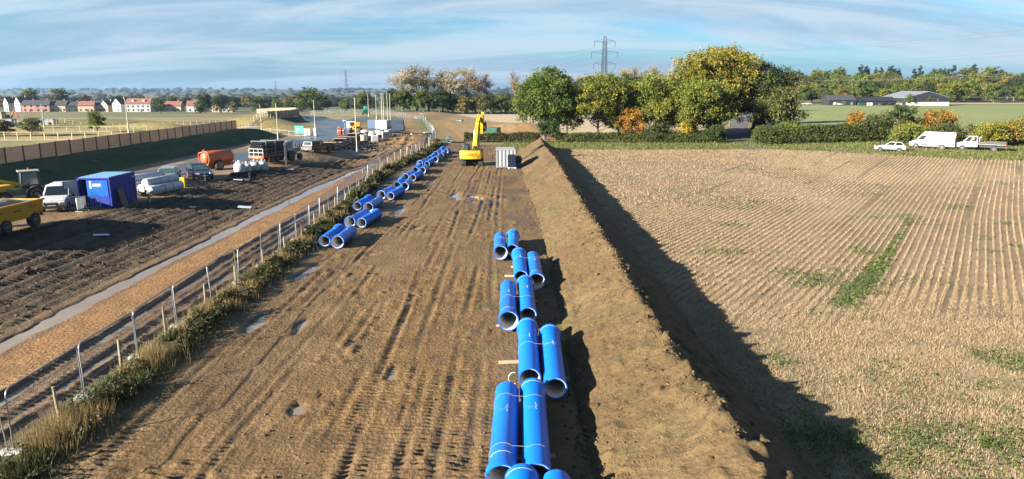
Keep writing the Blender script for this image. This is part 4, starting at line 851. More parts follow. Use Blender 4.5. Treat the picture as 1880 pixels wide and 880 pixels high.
BT = [('pale timber bearer poking out left under the third pair of pipes', .25, 24.0, 1.5, .1), ('pale timber bearer poking out left under the fifth pair of pipes', .35, 36.0, 1.5, -.03), ('short bearer end below the left mouth of the fourth pair', .1, 28.0, 1.55, .02), ('timber bearer in shadow under the second pair', .45, 17.2, 1.5, .03), ('timber bearer in shadow right of the third pair', 1.15, 22.4, 1.7, .05), ('timber bearer under the far end of the fourth pair', .35, 31.4, 1.8, 0), ('timber bearer under the farthest pair', -.3, 43.0, 1.7, .02), ('timber bearer in shadow under the nearest pipes', .6, 12.5, 2.0, 0), ('timber bearer under the middle of the farthest pair', -.25, 41.2, 1.7, -.02), ('timber bearer under the far end of the fifth pair', .85, 38.0, 1.8, .03)]
for lb, x, y, l, rz in BT:
    o = MB().box((0, 0, 0), (l, .14, .09)).build('timber_bearer', M['timber'], None, bevel=.008); o.location = (x, y, gz(x, y) + .05); o.rotation_euler = (0, 0, rz); tag(o, lb, 'timber', 'timber bearers under the pipes')
M['cord'] = mat('grey_cord', (.42, .50, .58), .8)
def cord(lb, x0, x1, y, r=PR_ + .008):
    pts = [(x0 + math.cos(a) * r, y + .15 * math.sin(a * .8), zr + math.sin(a) * r) for a in np.linspace(R(200), R(55), 14)] + [(x1 + math.cos(a) * r, y + .05, zr + math.sin(a) * r) for a in np.linspace(R(125), R(-10), 14)]
    tag(MB().path(pts, .0035, 5).build('lashing_cord', M['cord'], smooth=60), lb, 'cord', 'white cords lashing the pipe pairs')
cord('thin white cord over the far end of the second pair', -.175, .675, 19.3); cord('thin white cord over the near end of the second pair', -.23, .645, 16.3); cord('thin white cord over the middle of the third pair', .615, 1.46, 23.7); cord('thin white cord over the middle of the fourth pair', -.18, .68, 29.6); cord('thin white cord over the fifth pair', .43, 1.22, 36.9); cord('thin white cord over the farthest pair', -.73, .05, 42.0)
t_ = MB(); t_.path([(.615 + math.cos(a) * .17 - .56, 21.42 - .03 * math.sin(a), zr + math.sin(a) * .22) for a in np.linspace(R(70), R(290), 14)], .011, 6)
tag(t_.build('rope_loop', M['whiteclean'], smooth=60), 'loop of white rope hanging at the left mouth of the third pair', 'rope')
LGp = 'blue pipes laid along the fence'
LP = [('front left pipe of the pair nearest to the camera', -12.10, 43.0, 0, -.03), ('front right pipe of the pair nearest to the camera', -11.20, 42.7, 1, -.03), ('left pipe of the second pair from the front', -11.98, 49.5, 1, -.16), ('right pipe of the second pair from the front', -11.05, 49.2, 0, -.16), ('left pipe of the third pair from the front, half hidden by its neighbour', -13.0, 56.6, 0, -.10), ('right pipe of the third pair from the front', -11.95, 55.9, 1, -.10), ('left pipe of the fourth pair from the front', -12.15, 62.7, 1, -.16), ('right pipe of the fourth pair from the front', -11.2, 62.2, 0, -.16), ('left pipe of the fifth pair from the front', -11.75, 69.4, 0, .02), ('right pipe of the fifth pair from the front', -10.85, 68.5, 1, .02), ('left pipe of the sixth pair from the front', -11.95, 76.0, 1, -.14), ('right pipe of the sixth pair from the front', -11.05, 75.6, 0, -.14), ('left pipe of the seventh pair from the front', -11.75, 83.0, 0, -.02), ('right pipe of the seventh pair from the front', -10.85, 82.4, 1, -.02), ('left pipe of the eighth pair from the front', -12.25, 90.5, 1, -.2), ('right pipe of the eighth pair from the front', -11.2, 89.8, 0, -.10), ('left pipe of the ninth pair from the front', -11.7, 97.5, 0, -.08), ('right pipe of the ninth pair from the front', -10.75, 95.9, 1, -.05), ('left pipe of the tenth pair from the front', -11.6, 104, 1, -.05), ('right pipe of the tenth pair from the front', -10.5, 101.6, 0, -.05), ('left pipe of the last pair before the hedge gap', -11.5, 109.3, 0, -.03), ('right pipe of the last pair before the hedge gap', -10.5, 108.4, 1, -.03)]
for lb, x, y, k, rz in LP:
    rz = rz * .75; h = PL_ / 2 * .72; o = pipe(x - math.sin(rz) * h, y + math.cos(rz) * h, BR_ + .03, rz, k, 'blue ' + lb + (' along the fence' if len(lb.split()) < 12 else ''), LGp); o.scale = (1, .72, 1)
M['teal'] = mat('turquoise_coating', (.012, .16, .26), .45)
for lb, x, y, rz, s in [('short turquoise pipe lying on the brown ground left of the excavator boom', -16.3, 217, .9, .42), ('turquoise pipe length at the bend of the far mesh fence', -24.6, 207, .9, .5), ('blue grey pipe in the hedge gap beyond the last pair', -12.0, 131.5, .1, .6)]:
    o = pipe(x, y, mz(x, y) + .42, rz, 0, lb); o.scale = (1.3, s, 1.3)
    for ch in o.children:
        if ch.name.startswith('barrel'): ch.data = ch.data.copy(); ch.data.materials[0] = M['teal']

# ------------------------------------------------------------------ fences
fence = thing('mesh_fence', 'temporary steel mesh fence panels curving along the haul track beside the weeds', 'fence', (0, 0, 0))
PW, PH = 3.32, 1.88
fr = MB(); r_ = .021
fr.path([(-PW / 2, 0, .05), (-PW / 2, 0, PH - .16), (-PW / 2 + .05, 0, PH - .05), (-PW / 2 + .16, 0, PH), (PW / 2 - .16, 0, PH), (PW / 2 - .05, 0, PH - .05), (PW / 2, 0, PH - .16), (PW / 2, 0, .05)], r_, 6)
fr.cyl((-PW / 2, 0, .16), (PW / 2, 0, .16), .016, n=5)
FRM = fr.mesh('frame', 60); FRM.materials.append(M['steel'])
wr = MB()
for k in range(1, 44): xk = -PW / 2 + PW * k / 44; wr.cyl((xk, .004, .16), (xk, .004, PH - .01), .0035, n=3, caps=False)
for k in range(1, 8): zk = .16 + (PH - .16) * k / 8; wr.cyl((-PW / 2, -.004, zk), (PW / 2, -.004, zk), .0035, n=3, caps=False)
WRM = wr.mesh('wires'); WRM.materials.append(M['wire'])
fb = MB().box((0, 0, .06), (.24, .68, .12), taper=.86); FBM = fb.mesh('block'); FBM.materials.append(M['concrete'])
FP = np.array(FENCE, float); sg = np.concatenate([[0], np.cumsum(np.hypot(*np.diff(FP, axis=0).T))]); rF = random.Random(2)
s = 6.0; k = 0
while s < sg[-1] - 4:
    x, y = np.interp(s + 1.72, sg, FP[:, 0]), np.interp(s + 1.72, sg, FP[:, 1]); xa, ya = np.interp(s, sg, FP[:, 0]), np.interp(s, sg, FP[:, 1]); xb, yb = np.interp(s + 3.44, sg, FP[:, 0]), np.interp(s + 3.44, sg, FP[:, 1])
    ln = 1.0 if rF.random() < .8 else 2.2
    rz = math.atan2(yb - ya, xb - xa) + rF.uniform(-.02, .02)
    z0 = gz(x, y) if y < 140 else mz(x, y)
    p = link('fence_panel', FRM, None, fence); p.location = (x, y, z0 - .02 + rF.uniform(-.03, .03)); p.rotation_euler = (R(rF.uniform(-2.5, 2.5)) * ln, R(rF.uniform(-.8, .8)), rz)
    wq = link('wire_mesh', WRM, None, p)
    if y < 60:
        f_ = link('fence_foot', FBM, None, fence); f_.location = (xb, yb, gz(xb, yb) - .02); f_.rotation_euler = (0, 0, rz)
    s += 3.44; k += 1
sf = thing('stake_fence', 'old wooden stakes with thin wires standing in the weeds by the mesh fence', 'fence')
yk = 12.6; prev = None; wires = MB()
while yk < 120:
    x = float(fence_x(yk)) + .28 + rF.uniform(-.08, .08) - .35 * S(40, 30, yk); z0 = gz(x, yk); hh = rF.uniform(1.0, 1.22); lx, ly = rF.uniform(-.05, .05), rF.uniform(-.05, .05)
    if yk > 50 and rF.random() < .3: lx, ly = rF.uniform(-.3, .3), rF.uniform(-.5, .5)
    MB().path([(x, yk, z0 - .15), (x + lx, yk + ly, z0 + hh)], [.052, .045], 7).build('stake', M['post'], sf, 50)
    if prev:
        for f in (.45, .72, .95): wires.cyl([prev[0][i] + (prev[1][i] - prev[0][i]) * f for i in range(3)], [(x, yk, z0)[i] + ((x + lx, yk + ly, z0 + hh)[i] - (x, yk, z0)[i]) * f for i in range(3)], .004, n=3, caps=False)
    prev = ((x, yk, z0), (x + lx, yk + ly, z0 + hh)); yk += rF.uniform(3.3, 4.2)
wires.build('wires', M['wire'], sf)
def acoustic(name, label, pts, step=2.62, h=1.95, m='acoustic'):
    f = thing(name, label, 'fence'); P = np.array(pts, float); t = np.concatenate([[0], np.cumsum(np.hypot(*np.diff(P, axis=0).T))]); s = 0.0
    bm_ = MB()
    for k in range(9):
        bm_.box((0, .012 * (k % 2), (k + .5) * h / 9), (step - .12, .035, h / 9 - .012))
    me = bm_.mesh('boards'); me.materials.append(M[m]); pm = MB().box((0, 0, h / 2), (.13, .16, h + .22)).mesh('post'); pm.materials.append(M['fencepost'])
    while s < t[-1] - step:
        g = lambda q: (np.interp(q, t, P[:, 0]), np.interp(q, t, P[:, 1]))
        (xa, ya), (xb, yb) = g(s), g(s + step); rz = math.atan2(yb - ya, xb - xa); za, zb = mz(xa, ya), mz(xb, yb)
        o = link('fence_panel', me, None, f); o.location = ((xa + xb) / 2, (ya + yb) / 2, (za + zb) / 2 + rF.uniform(-.03, .03)); o.rotation_euler = (0, -math.atan2(zb - za, step), rz)
        o = link('post', pm, None, f); o.location = (xa, ya, za - .05); o.rotation_euler = (0, 0, rz); s += step
    return f
acoustic('timber_fence', 'long timber board acoustic fence on top of the dark grass bank', [(-50.6, 34), (-50.4, 70), (-51, 100), (-52.2, 132)], 2.62, 1.55)
acoustic('timber_fence', 'distant curving timber board fence on the inside of the road bend', BANK2, 2.6, 2.0, 'farboard')
def rail_fence(label, pts, step, h, rails, m='rail', r=.07, group=None):
    f = thing('rail_fence', label, 'fence'); P = np.array(pts, float); t = np.concatenate([[0], np.cumsum(np.hypot(*np.diff(P, axis=0).T))]); s = 0.0; prev = None
    pm = MB().box((0, 0, h / 2), (r * 1.6, r * 1.6, h)).mesh('post'); pm.materials.append(M[m])
    while s <= t[-1]:
        x, y = np.interp(s, t, P[:, 0]), np.interp(s, t, P[:, 1]); z0 = mz(x, y); o = link('post', pm, None, f); o.location = (x, y, z0); o.rotation_euler = (R(rF.uniform(-2, 2)), R(rF.uniform(-2, 2)), 0)
        if prev and rails:
            for rl in rails: MB().path([(prev[0], prev[1] - .09, prev[2] + rl), (x, y - .09, z0 + rl)], r * .62, 4).build('rail', M[m], f)
        prev = (x, y, z0); s += step
    return f
rail_fence('yellowish timber rail fence with two rails behind the acoustic fence at the left', [(-84, 99), (-70, 99), (-56.5, 100.5)], 1.85, 1.25, (.08, 1.2))
rail_fence('low pale rail fence in the rough grass further back', [(-80, 117), (-62, 118)], 2.2, 1.2, (1.1,), 'rail', .05)
rail_fence('long line of pale posts across the rough ground below the new houses', [(-116, 146), (-100, 152), (-78, 172), (-72, 178)], 1.55, 1.35, (.4, 1.0), 'rail', .06)
rail_fence('closely spaced pale posts rising towards the grassy spoil heap', [(-60, 138), (-60.5, 152), (-58.5, 176)], 1.5, 1.25, (.3, 1.0), 'rail', .07)
rail_fence('low pale guard rail beside the green sign', [(-51, 140.5), (-44.5, 137.5), (-38.5, 134)], 2.4, 1.0, (.15, .9), 'concrete', .05)

# ------------------------------------------------------------------ vehicles
def wheel(t, x, y, r, wd, name='wheel', tyre=None):
    w_ = MB(); w_.lathe([(-wd / 2, r * .62), (-wd / 2, r * .92), (-wd * .35, r), (wd * .35, r), (wd / 2, r * .92), (wd / 2, r * .62)], 20, 'X', (0, 0, 0), True)
    o = w_.build(name, M['rubber'], t, 35); o.location = (x, y, r)
    for sx in (-1, 1):
        q = MB(); q.lathe([(sx * wd * .42, r * .64), (sx * wd * .52, r * .60), (sx * wd * .47, r * .30), (sx * wd * .56, r * .16), (sx * wd * .56, .01)], 14, 'X'); q.build('rim', M['rim'], o, 40)
    return o
def vehicle(name, label, cat, loc, rz, L, W, prof, cab, wheels, paint, group=None, glass='glass', side=(( .06, .46), (.52, .94)), rear_glass=True, plates=True, wz=(.16, .90), grille=True, mirror=True, skirt=True):
    """prof: lower body (y,z), front at +y. cab: (yb_rear, yb_front, zb, yt_rear, yt_front, zt, wb, wt)"""
    t = thing(name, label, cat, loc, rz, group)
    hw = [W / 2 * (.93 if p[1] < .4 else (1.0 if p[1] < prof[0][1] + .62 else .965)) * (.94 if abs(p[0]) > L / 2 - .12 else 1) for p in prof]
    MB().prism(prof, hw).build('body', paint, t, bevel=.05)
    yr, yf, zb, ytr, ytf, zt, wb, wt = cab
    lo = [(-wb / 2, yr, zb), (wb / 2, yr, zb), (wb / 2, yf, zb), (-wb / 2, yf, zb)]; hi = [(-wt / 2, ytr, zt), (wt / 2, ytr, zt), (wt / 2, ytf, zt), (-wt / 2, ytf, zt)]
    MB().add(lo + hi, [(0, 3, 2, 1), (4, 5, 6, 7), (0, 1, 5, 4), (1, 2, 6, 5), (2, 3, 7, 6), (3, 0, 4, 7)]).build('cabin', paint, t, bevel=.05)
    MB().panel([lo[2], lo[3], hi[3], hi[2]], .07, .93, .10, .88, .012).build('windscreen', M[glass], t)
    if rear_glass: MB().panel([lo[0], lo[1], hi[1], hi[0]], .10, .90, .22, .86, .012).build('rear_window', M[glass], t)
    for q in ([lo[1], lo[2], hi[2], hi[1]], [lo[3], lo[0], hi[0], hi[3]]):
        flip = q[0][0] < 0
        for a, b_ in side:
            u = (1 - b_, 1 - a) if flip else (a, b_)
            MB().panel(q, u[0], u[1], wz[0], wz[1], .012).build('side_window', M[glass], t)
    for (y, r, wd) in wheels:
        for sx in (-1, 1):
            wheel(t, sx * (W / 2 - wd / 2 + .015), y, r, wd)
            a = MB(); a.lathe([(-.004, r * 1.0), (-.004, r * 1.16), (.012, r * 1.16), (.012, r * 1.0)], 20, 'X'); o = a.build('wheel_arch', M['black'], t); o.location = (sx * (W / 2 - .012), y, r * 1.02)
    ff = L / 2; zh = .72 if W < 1.95 else .9
    for sx in (-1, 1):
        MB().box((sx * (W / 2 - .27), ff - .04, zh), (.40, .14, .17), rz=-sx * .25).build('headlight', M['lamp'], t, bevel=.03)
        MB().box((sx * (W / 2 - .13), -ff + .02, zh + .1), (.2, .07, .34)).build('tail_light', M['redlamp'], t, bevel=.02)
        if mirror: MB().box((sx * (W / 2 + .09), yf - .12, zb + .10), (.2, .10, .16)).build('wing_mirror', M['black'], t, bevel=.03)
    if grille: MB().box((0, ff - .01, zh - .05), (W * .42, .06, .16)).build('grille', M['black'], t, bevel=.03)
    MB().box((0, ff - .0, .40), (W * .80, .05, .14)).build('air_intake', M['black'], t, bevel=.02)
    if plates:
        MB().box((0, ff + .025, .52), (.52, .015, .11)).build('number_plate', M['whiteclean'], t); MB().box((0, -ff - .012, .62), (.52, .015, .11)).build('number_plate', M['yellow'], t)
    if skirt:
        for sx in (-1, 1): MB().box((sx * (W / 2 - .01), 0, .33), (.03, L * .40, .12)).build('sill', M['black'], t)
    return t
def gp3(x, y, dz=0): return (x, y, gz(x, y) + dz)
CARP = lambda L: [(-L / 2, .36), (L / 2 - .05, .32), (L / 2, .52), (L / 2 - .06, .70), (L * .22, .95), (-L / 2 + .10, 1.0), (-L / 2, .80)]
VANP = lambda L, h=1.15: [(-L / 2, .38), (L / 2 - .05, .34), (L / 2, .62), (L / 2 - .10, .92), (L * .31, h + .05), (-L / 2, h), (-L / 2 - .02, .8)]
v = vehicle('white_van', 'small white panel van facing the camera between the yellow trailer and the blue container', 'van', gp3(-34.8, 52.0, 0), R(-161), 4.4, 1.86, VANP(4.4, 1.10), (-2.14, .95, 1.05, -2.10, .15, 1.86, 1.80, 1.58), [(1.35, .33, .22), (-1.35, .33, .22)], M['white'], side=((.66, .90),), rear_glass=False)
MB().box((0, 2.19, .45), (1.7, .10, .24)).build('front_bumper', M['black'], v, bevel=.04)
MB().box((0, 2.20, .68), (.90, .08, .19)).build('front_grille', M['black'], v, bevel=.04)
vehicle('silver_car', 'silver estate car nose towards the camera behind the white wrapped rolls', 'car', gp3(-33.9, 67.0), PI + .30, 4.6, 1.85, CARP(4.6), (-2.15, .95, .93, -1.85, .1, 1.47, 1.70, 1.36), [(1.4, .33, .22), (-1.35, .33, .22)], M['silver'], glass='cabglass')
vehicle('navy_car', 'dark navy estate car parked right of the silver car', 'car', gp3(-32.3, 70.4), PI + .62, 4.8, 1.85, CARP(4.8), (-2.25, .95, .93, -1.95, .05, 1.46, 1.70, 1.36), [(1.45, .34, .22), (-1.4, .34, .22)], M['navy'], glass='cabglass')
vehicle('pickup_truck', 'black pickup truck seen from behind at the end of the black pipe stacks', 'pickup', gp3(-29.2, 103.0), -.35, 5.2, 1.88, [(-2.6, .48), (2.55, .42), (2.6, .8), (2.5, .98), (1.2, 1.10), (-2.6, 1.12), (-2.62, .9)], (-2.45, .9, 1.08, -2.2, .25, 1.76, 1.72, 1.46), [(1.6, .38, .26), (-1.5, .38, .26)], M['darkcar'], wz=(.2, .85))
vehicle('white_car', 'white hatchback parked at the edge of the stubble field, left of the white van', 'car', gp3(58.4, 106.0), R(60), 4.3, 1.76, [(-2.15, .36), (2.1, .32), (2.15, .5), (2.05, .68), (1.0, .93), (-2.0, 1.0), (-2.15, .8)], (-2.05, .95, .91, -1.45, .05, 1.46, 1.66, 1.28), [(1.32, .32, .21), (-1.25, .32, .21)], M['white'])
tv = vehicle('panel_van', 'long high roofed white van with orange and black chevrons on its rear doors', 'van', gp3(66.9, 109.2), R(44), 6.4, 2.05, [(-3.2, .42), (3.1, .36), (3.2, .62), (3.12, .95), (2.35, 1.28), (-3.2, 1.32), (-3.22, .9)], (-3.18, 2.30, 1.26, -3.14, 1.15, 2.62, 2.0, 1.74), [(2.15, .37, .24), (-1.55, .37, .24)], M['white'], side=((.80, .97),), rear_glass=False, wz=(.06, .55))
for zb_, zt_ in ((.75, 1.15), (1.95, 2.45)):
    MB().box((0, -3.20, (zb_ + zt_) / 2), (1.85, .06, zt_ - zb_)).build('chevron_board', M['amber'], tv)
    for k in range(6):
        sx = -1 if k < 3 else 1; xx = sx * (.18 + .28 * (k % 3)); q = MB(); q.add([(xx - .07, -3.236, zb_), (xx + .07, -3.236, zb_), (xx + .07 - sx * .22, -3.236, zt_), (xx - .07 - sx * .22, -3.236, zt_), (xx - .07, -3.22, zb_), (xx + .07, -3.22, zb_), (xx + .07 - sx * .22, -3.22, zt_), (xx - .07 - sx * .22, -3.22, zt_)], [(0, 1, 2, 3), (7, 6, 5, 4), (0, 4, 5, 1), (1, 5, 6, 2), (2, 6, 7, 3), (3, 7, 4, 0)]); q.build('chevron', M['black'], tv)
for sx in (-1, 1): MB().box((sx * .45, -3.205, 1.55), (.66, .05, .55)).build('rear_window', M['glass'], tv)
MB().box((0, -3.27, .48), (1.8, .16, .14)).build('rear_bumper', M['black'], tv)
for sx in (-1, 1): MB().box((sx * 1.03, -.1, .62), (.03, 3.1, .16)).build('side_moulding', M['black'], tv)
MB().box((0, -2.3, 2.66), (1.3, 1.0, .06)).build('roof_rack', M['black'], tv)
# tipper
tp = vehicle('tipper_truck', 'white crew cab tipper with a dark dropside bed, rightmost vehicle by the field', 'truck', gp3(71.9, 105.3), R(50), 6.6, 1.95, [(.35, .55), (3.2, .42), (3.3, .7), (3.2, 1.0), (2.5, 1.26), (.35, 1.28)], (.40, 2.45, 1.22, .45, 1.55, 2.15, 1.86, 1.6), [(2.3, .36, .24), (-1.75, .38, .3)], M['white'], side=((.06, .44), (.52, .93)), plates=False, skirt=False)
MB().box((0, -1.55, .62), (.9, 3.9, .2)).build('chassis', M['black'], tp); MB().box((0, -1.45, 1.0), (2.05, 3.5, .10)).build('bed_floor', M['grey'], tp)
BED = mat('dark_bed_steel', (.035, .034, .034), .6, dirt=(MUD, .15, 2.0))
for sx in (-1, 1): MB().box((sx * 1.02, -1.45, 1.22), (.05, 3.5, .36)).build('dropside', BED, tp)
MB().box((0, -3.2, 1.22), (2.0, .05, .36)).build('tailboard', BED, tp)
b = MB(); b.path([(-.95, .18, .95), (-.95, .18, 2.05), (.95, .18, 2.05), (.95, .18, .95)], .045, 6); b.cyl((-.95, .18, 1.5), (.95, .18, 1.5), .03, n=6); b.build('headboard', M['white'], tp)
q = MB(); q.lathe([(-.005, .17), (.012, .15), (.014, .001)], 16, 'X', caps=False); o = q.build('round_sticker', M['yellow'], tp); o.location = (-.935, 1.05, 1.75); o.scale = (-1, 1.2, 1)
vehicle('distant_car', 'small white car parked far off at the edge of the pasture', 'car', (149, 352, mz(149, 352)), PI / 2, 4.4, 1.8, CARP(4.4), (-2.1, .95, .93, -1.8, .1, 1.5, 1.66, 1.32), [(1.4, .33, .22), (-1.3, .33, .22)], M['white'])
# ------------------------------------------------------------------ excavator
ex = thing('excavator', 'yellow tracked excavator seen from behind with its boom raised and arm folded', 'excavator', gp3(-5.35, 93.2), .0)
for sx in (-1, 1):
    o = MB().prism([(-1.9, .42), (-1.75, .12), (-1.45, .0), (1.45, .0), (1.75, .12), (1.9, .42), (1.75, .74), (1.45, .86), (-1.45, .86), (-1.75, .74)], .29).build('track', M['rubber'], ex, bevel=.03); o.location = (sx * 1.12, 0, 0)
    g = MB()
    for k in range(13): g.box((0, -1.7 + k * .285, .875), (.56, .10, .04))
    for k in range(4): g.box((0, -1.86 + .0 * k, .16 + k * .17), (.56, .05, .07))
    g.build('track_shoes', M['rubber'], o)
MB().box((0, 0, .55), (1.7, 2.4, .5), taper=.8).build('undercarriage', M['black'], ex, bevel=.05)
MB().cyl((0, 0, .75), (0, 0, 1.0), .75, n=20).build('slew_ring', M['black'], ex)
up = thing('house', None, None, (0, 0, 0)); up.parent = ex; up.rotation_euler = (0, 0, R(-7))
cw = MB(); n = 14
prof = [(-1.38 + 2.76 * k / n, -2.05 - .28 * math.cos((k / n - .5) * PI)) for k in range(n + 1)] + [(1.38, -1.35), (-1.38, -1.35)]
cw.rings([[(p[0], p[1] + .12, .98) for p in prof], [(p[0], p[1], 1.12) for p in prof], [(p[0], p[1], 2.02) for p in prof], [(p[0] * .97, p[1] + .08, 2.12) for p in prof]]); cwo = cw.build('counterweight', M['yellow'], up, 35)
tm = text_mesh('ZALD', .52, .012); tm.materials.append(mat('faded_red_lettering', (.42, .07, .01), .6)); o = link('lettering', tm, None, cwo); o.location = (.30, -2.35, 1.60); o.rotation_euler = (R(90), 0, 0)
for sx in (-1, 1): q = MB(); q.lathe([(0, .06), (.03, .05), (.03, .001)], 12, 'Y', (sx * 1.05, -2.24, 1.30)); q.build('lifting_eye', M['black'], cwo)
MB().box((0, -.25, 1.42), (2.7, 2.5, .84)).build('deck', M['yellow'], up, bevel=.04)
MB().box((.15, -1.05, 1.98), (1.7, 1.1, .34)).build('engine_hood', M['black'], up, bevel=.08)
MB().box((.95, .1, 2.0), (.75, 1.3, .36)).build('tank', M['black'], up, bevel=.06)
MB().cyl((.55, -1.2, 2.1), (.55, -1.2, 2.6), .07, n=8).build('exhaust', M['black'], up)
MB().box((-.92, .55, 2.1), (.86, 1.6, 1.35), taper=.93).build('cab', M['black'], up, bevel=.07)
MB().box((-.92, .55, 2.80), (.82, 1.5, .06)).build('cab_roof', M['black'], up, bevel=.03)
MB().box((-.92, -.275, 2.30), (.62, .02, .6)).build('cab_rear_window', M['cabglass'], up); MB().box((-1.345, .55, 2.3), (.02, 1.2, .7)).build('cab_side_window', M['cabglass'], up)
hr = MB(); hr.path([(1.3, -1.6, 2.0), (1.3, -1.6, 2.75), (1.3, .3, 2.75), (1.3, .3, 2.0)], .025, 5); hr.path([(-1.3, -1.9, 2.05), (-1.3, -1.9, 2.6), (-1.3, -.5, 2.6), (-1.3, -.5, 2.0)], .025, 5); hr.build('handrail', M['black'], up)
def boomseg(name, prof, hw, m, par, bev=.03): return MB().prism(prof, hw).build(name, m, par, bevel=bev)
bo = boomseg('boom', [(.9, 1.75), (1.3, 1.7), (3.3, 4.55), (5.0, 6.15), (5.15, 6.4), (4.9, 6.5), (3.0, 5.35), (1.0, 2.25)], .24, M['yellow'], up)
bo.location = (.1, 0, 0)
for sx in (-1, 1):
    c_ = MB(); c_.cyl((sx * .38 + .1, 1.9, 1.4), (sx * .38 + .1, 2.35, 2.9), .10, n=10); c_.build('boom_cylinder', M['yellow'], up, 50); c_ = MB(); c_.cyl((sx * .38 + .1, 2.35, 2.9), (sx * .34 + .1, 2.85, 4.55), .055, n=8); c_.build('cylinder_rod', M['steel'], up, 50)
ar = boomseg('arm', [(5.25, 6.95), (5.0, 7.0), (4.75, 6.3), (5.05, 4.6), (5.35, 3.9), (5.55, 3.95), (5.45, 5.0), (5.4, 6.3)], .2, M['yellow'], up); ar.location = (.1, 0, 0); ar.rotation_euler = (0, R(4), 0)
c_ = MB(); c_.cyl((.1, 3.3, 5.75), (.1, 4.4, 6.7), .085, n=10); c_.build('arm_cylinder', M['yellow'], up, 50); c_ = MB(); c_.cyl((.1, 4.4, 6.7), (.1, 5.0, 6.95), .05, n=8); c_.build('cylinder_rod', M['steel'], up, 50)
bk_ = MB(); bp_ = [(5.2, 4.35), (5.75, 4.55), (6.15, 4.2), (6.2, 3.7), (5.9, 3.25), (5.4, 3.1), (5.3, 3.18), (5.75, 3.45), (5.95, 3.8), (5.85, 4.15), (5.5, 4.25)]
bk_.prism(bp_, .55); o = bk_.build('bucket', mat('rusty_bucket', (.13, .075, .045), .7, var=.3), up, bevel=.02); o.location = (.45, -.1, 1.0)
for k in range(5): MB().box((.45 + -.44 + k * .22, 5.25, 4.08), (.08, .3, .06)).build('bucket_tooth', M['steel'], o) if False else None
for sx in (-1, 1): q = MB(); q.box((sx * .53, 5.75, 3.8), (.03, .8, .85)); q.build('bucket_cheek', M['grey'], o)
for c_ in list(up.children):                            # the slewed upper works: parts of the machine itself
    c_.parent = ex; c_.matrix_basis = Matrix.Rotation(R(-7), 4, 'Z') @ c_.matrix_basis
bpy.data.objects.remove(up)
# ------------------------------------------------------------------ white container and its cabinet
def corrugated(name, label, cat, loc, rz, Wd, Ln, Hh, paint, roofm=None, pitch=.28, base=.12):
    t = thing(name, label, cat, loc, rz); t_w = .055
    def wall(length):
        b = MB(); n_ = max(3, int(length / pitch)); pts = []
        for k in range(n_):
            x0 = -length / 2 + .05 + (length - .1) * k / n_; dx = (length - .1) / n_; pts += [(x0, 0), (x0 + dx * .35, 0), (x0 + dx * .5, t_w), (x0 + dx * .85, t_w)]
        pts += [(length / 2 - .05, 0)]; n2 = len(pts)
        V = [(p[0], p[1], base + .1) for p in pts] + [(p[0], p[1], Hh - .1) for p in pts] + [(p[0], p[1] + .03, base + .1) for p in pts] + [(p[0], p[1] + .03, Hh - .1) for p in pts]
        F = []
        for k in range(n2 - 1): F += [(k, k + 1, n2 + k + 1, n2 + k), (2 * n2 + k + 1, 2 * n2 + k, 3 * n2 + k, 3 * n2 + k + 1), (n2 + k, n2 + k + 1, 3 * n2 + k + 1, 3 * n2 + k), (k + 1, k, 2 * n2 + k, 2 * n2 + k + 1)]
        b.add(V, F); return b
    for sx in (-1, 1):
        o = wall(Ln).build('side_wall', paint, t); o.rotation_euler = (0, 0, PI / 2 * sx); o.location = (sx * (Wd / 2 - .0), 0, 0)
        o.location = (sx * (Wd / 2 - .01), 0, 0)
    o = wall(Wd).build('end_wall', paint, t); o.location = (0, Ln / 2 - .01, 0); o.rotation_euler = (0, 0, PI)
    f = MB()
    for sx in (-1, 1):
        for sy in (-1, 1): f.box((sx * (Wd / 2 - .05), sy * (Ln / 2 - .05), Hh / 2), (.12, .12, Hh))
        f.box((sx * (Wd / 2 - .05), 0, Hh - .06), (.10, Ln - .24, .11)); f.box((sx * (Wd / 2 - .05), 0, base), (.10, Ln - .24, .14))
    for sy in (-1, 1): f.box((0, sy * (Ln / 2 - .05), Hh - .06), (Wd - .24, .10, .11)); f.box((0, sy * (Ln / 2 - .05), base), (Wd - .24, .10, .14))
    f.build('frame', paint, t)
    MB().box((0, 0, base), (Wd - .22, Ln - .22, .08)).build('floor', M['grey'], t)
    r_ = MB(); n_ = int(Ln / .3)
    for k in range(n_): r_.box((0, -Ln / 2 + .12 + (Ln - .24) * (k + .5) / n_, Hh + .005 + .012 * (k % 2)), (Wd - .14, (Ln - .24) / n_ - .01, .05))
    r_.build('roof', roofm or paint, t); return t, wall
M['panelwhite'] = mat('grey_white_sheet', (.30, .31, .32), .5, var=.08)
wc, wall_ = corrugated('site_container', 'white corrugated site container right of the excavator', 'container', gp3(-.85, 90.4), .03, 2.5, 3.2, 2.4, M['panelwhite'], pitch=.42)
o = wall_(2.5).build('end_wall', M['panelwhite'], wc); o.location = (0, -1.59, 0)
dk = thing('cabinet', 'dark blue cabinet on white feet leaning at the front of the white container', 'cabinet', gp3(-.02, 88.3), .15)
MB().box((0, 0, .95), (.95, .35, 1.5), rx=R(-9)).build('panel', mat('dark_blue_panel', (.016, .022, .05), .3), dk, bevel=.02); MB().box((-.505, 0, .95), (.05, .37, 1.5), rx=R(-9)).build('side_edge', M['black'], dk); MB().box((0, -.03, .1), (1.05, .6, .14), taper=.9).build('base', M['white'], dk, bevel=.02)
for sx in (-1, 1): MB().box((sx * .42, -.2, .08), (.12, .5, .16)).build('foot', M['whiteclean'], dk)
MB().box((0, .13, 1.74), (.9, .22, .10), rx=R(-9)).build('top_cap', M['black'], dk)
tk = thing('fuel_tank', 'black cylindrical tank behind the right side of the white container', 'tank', gp3(.85, 91.2), 0)
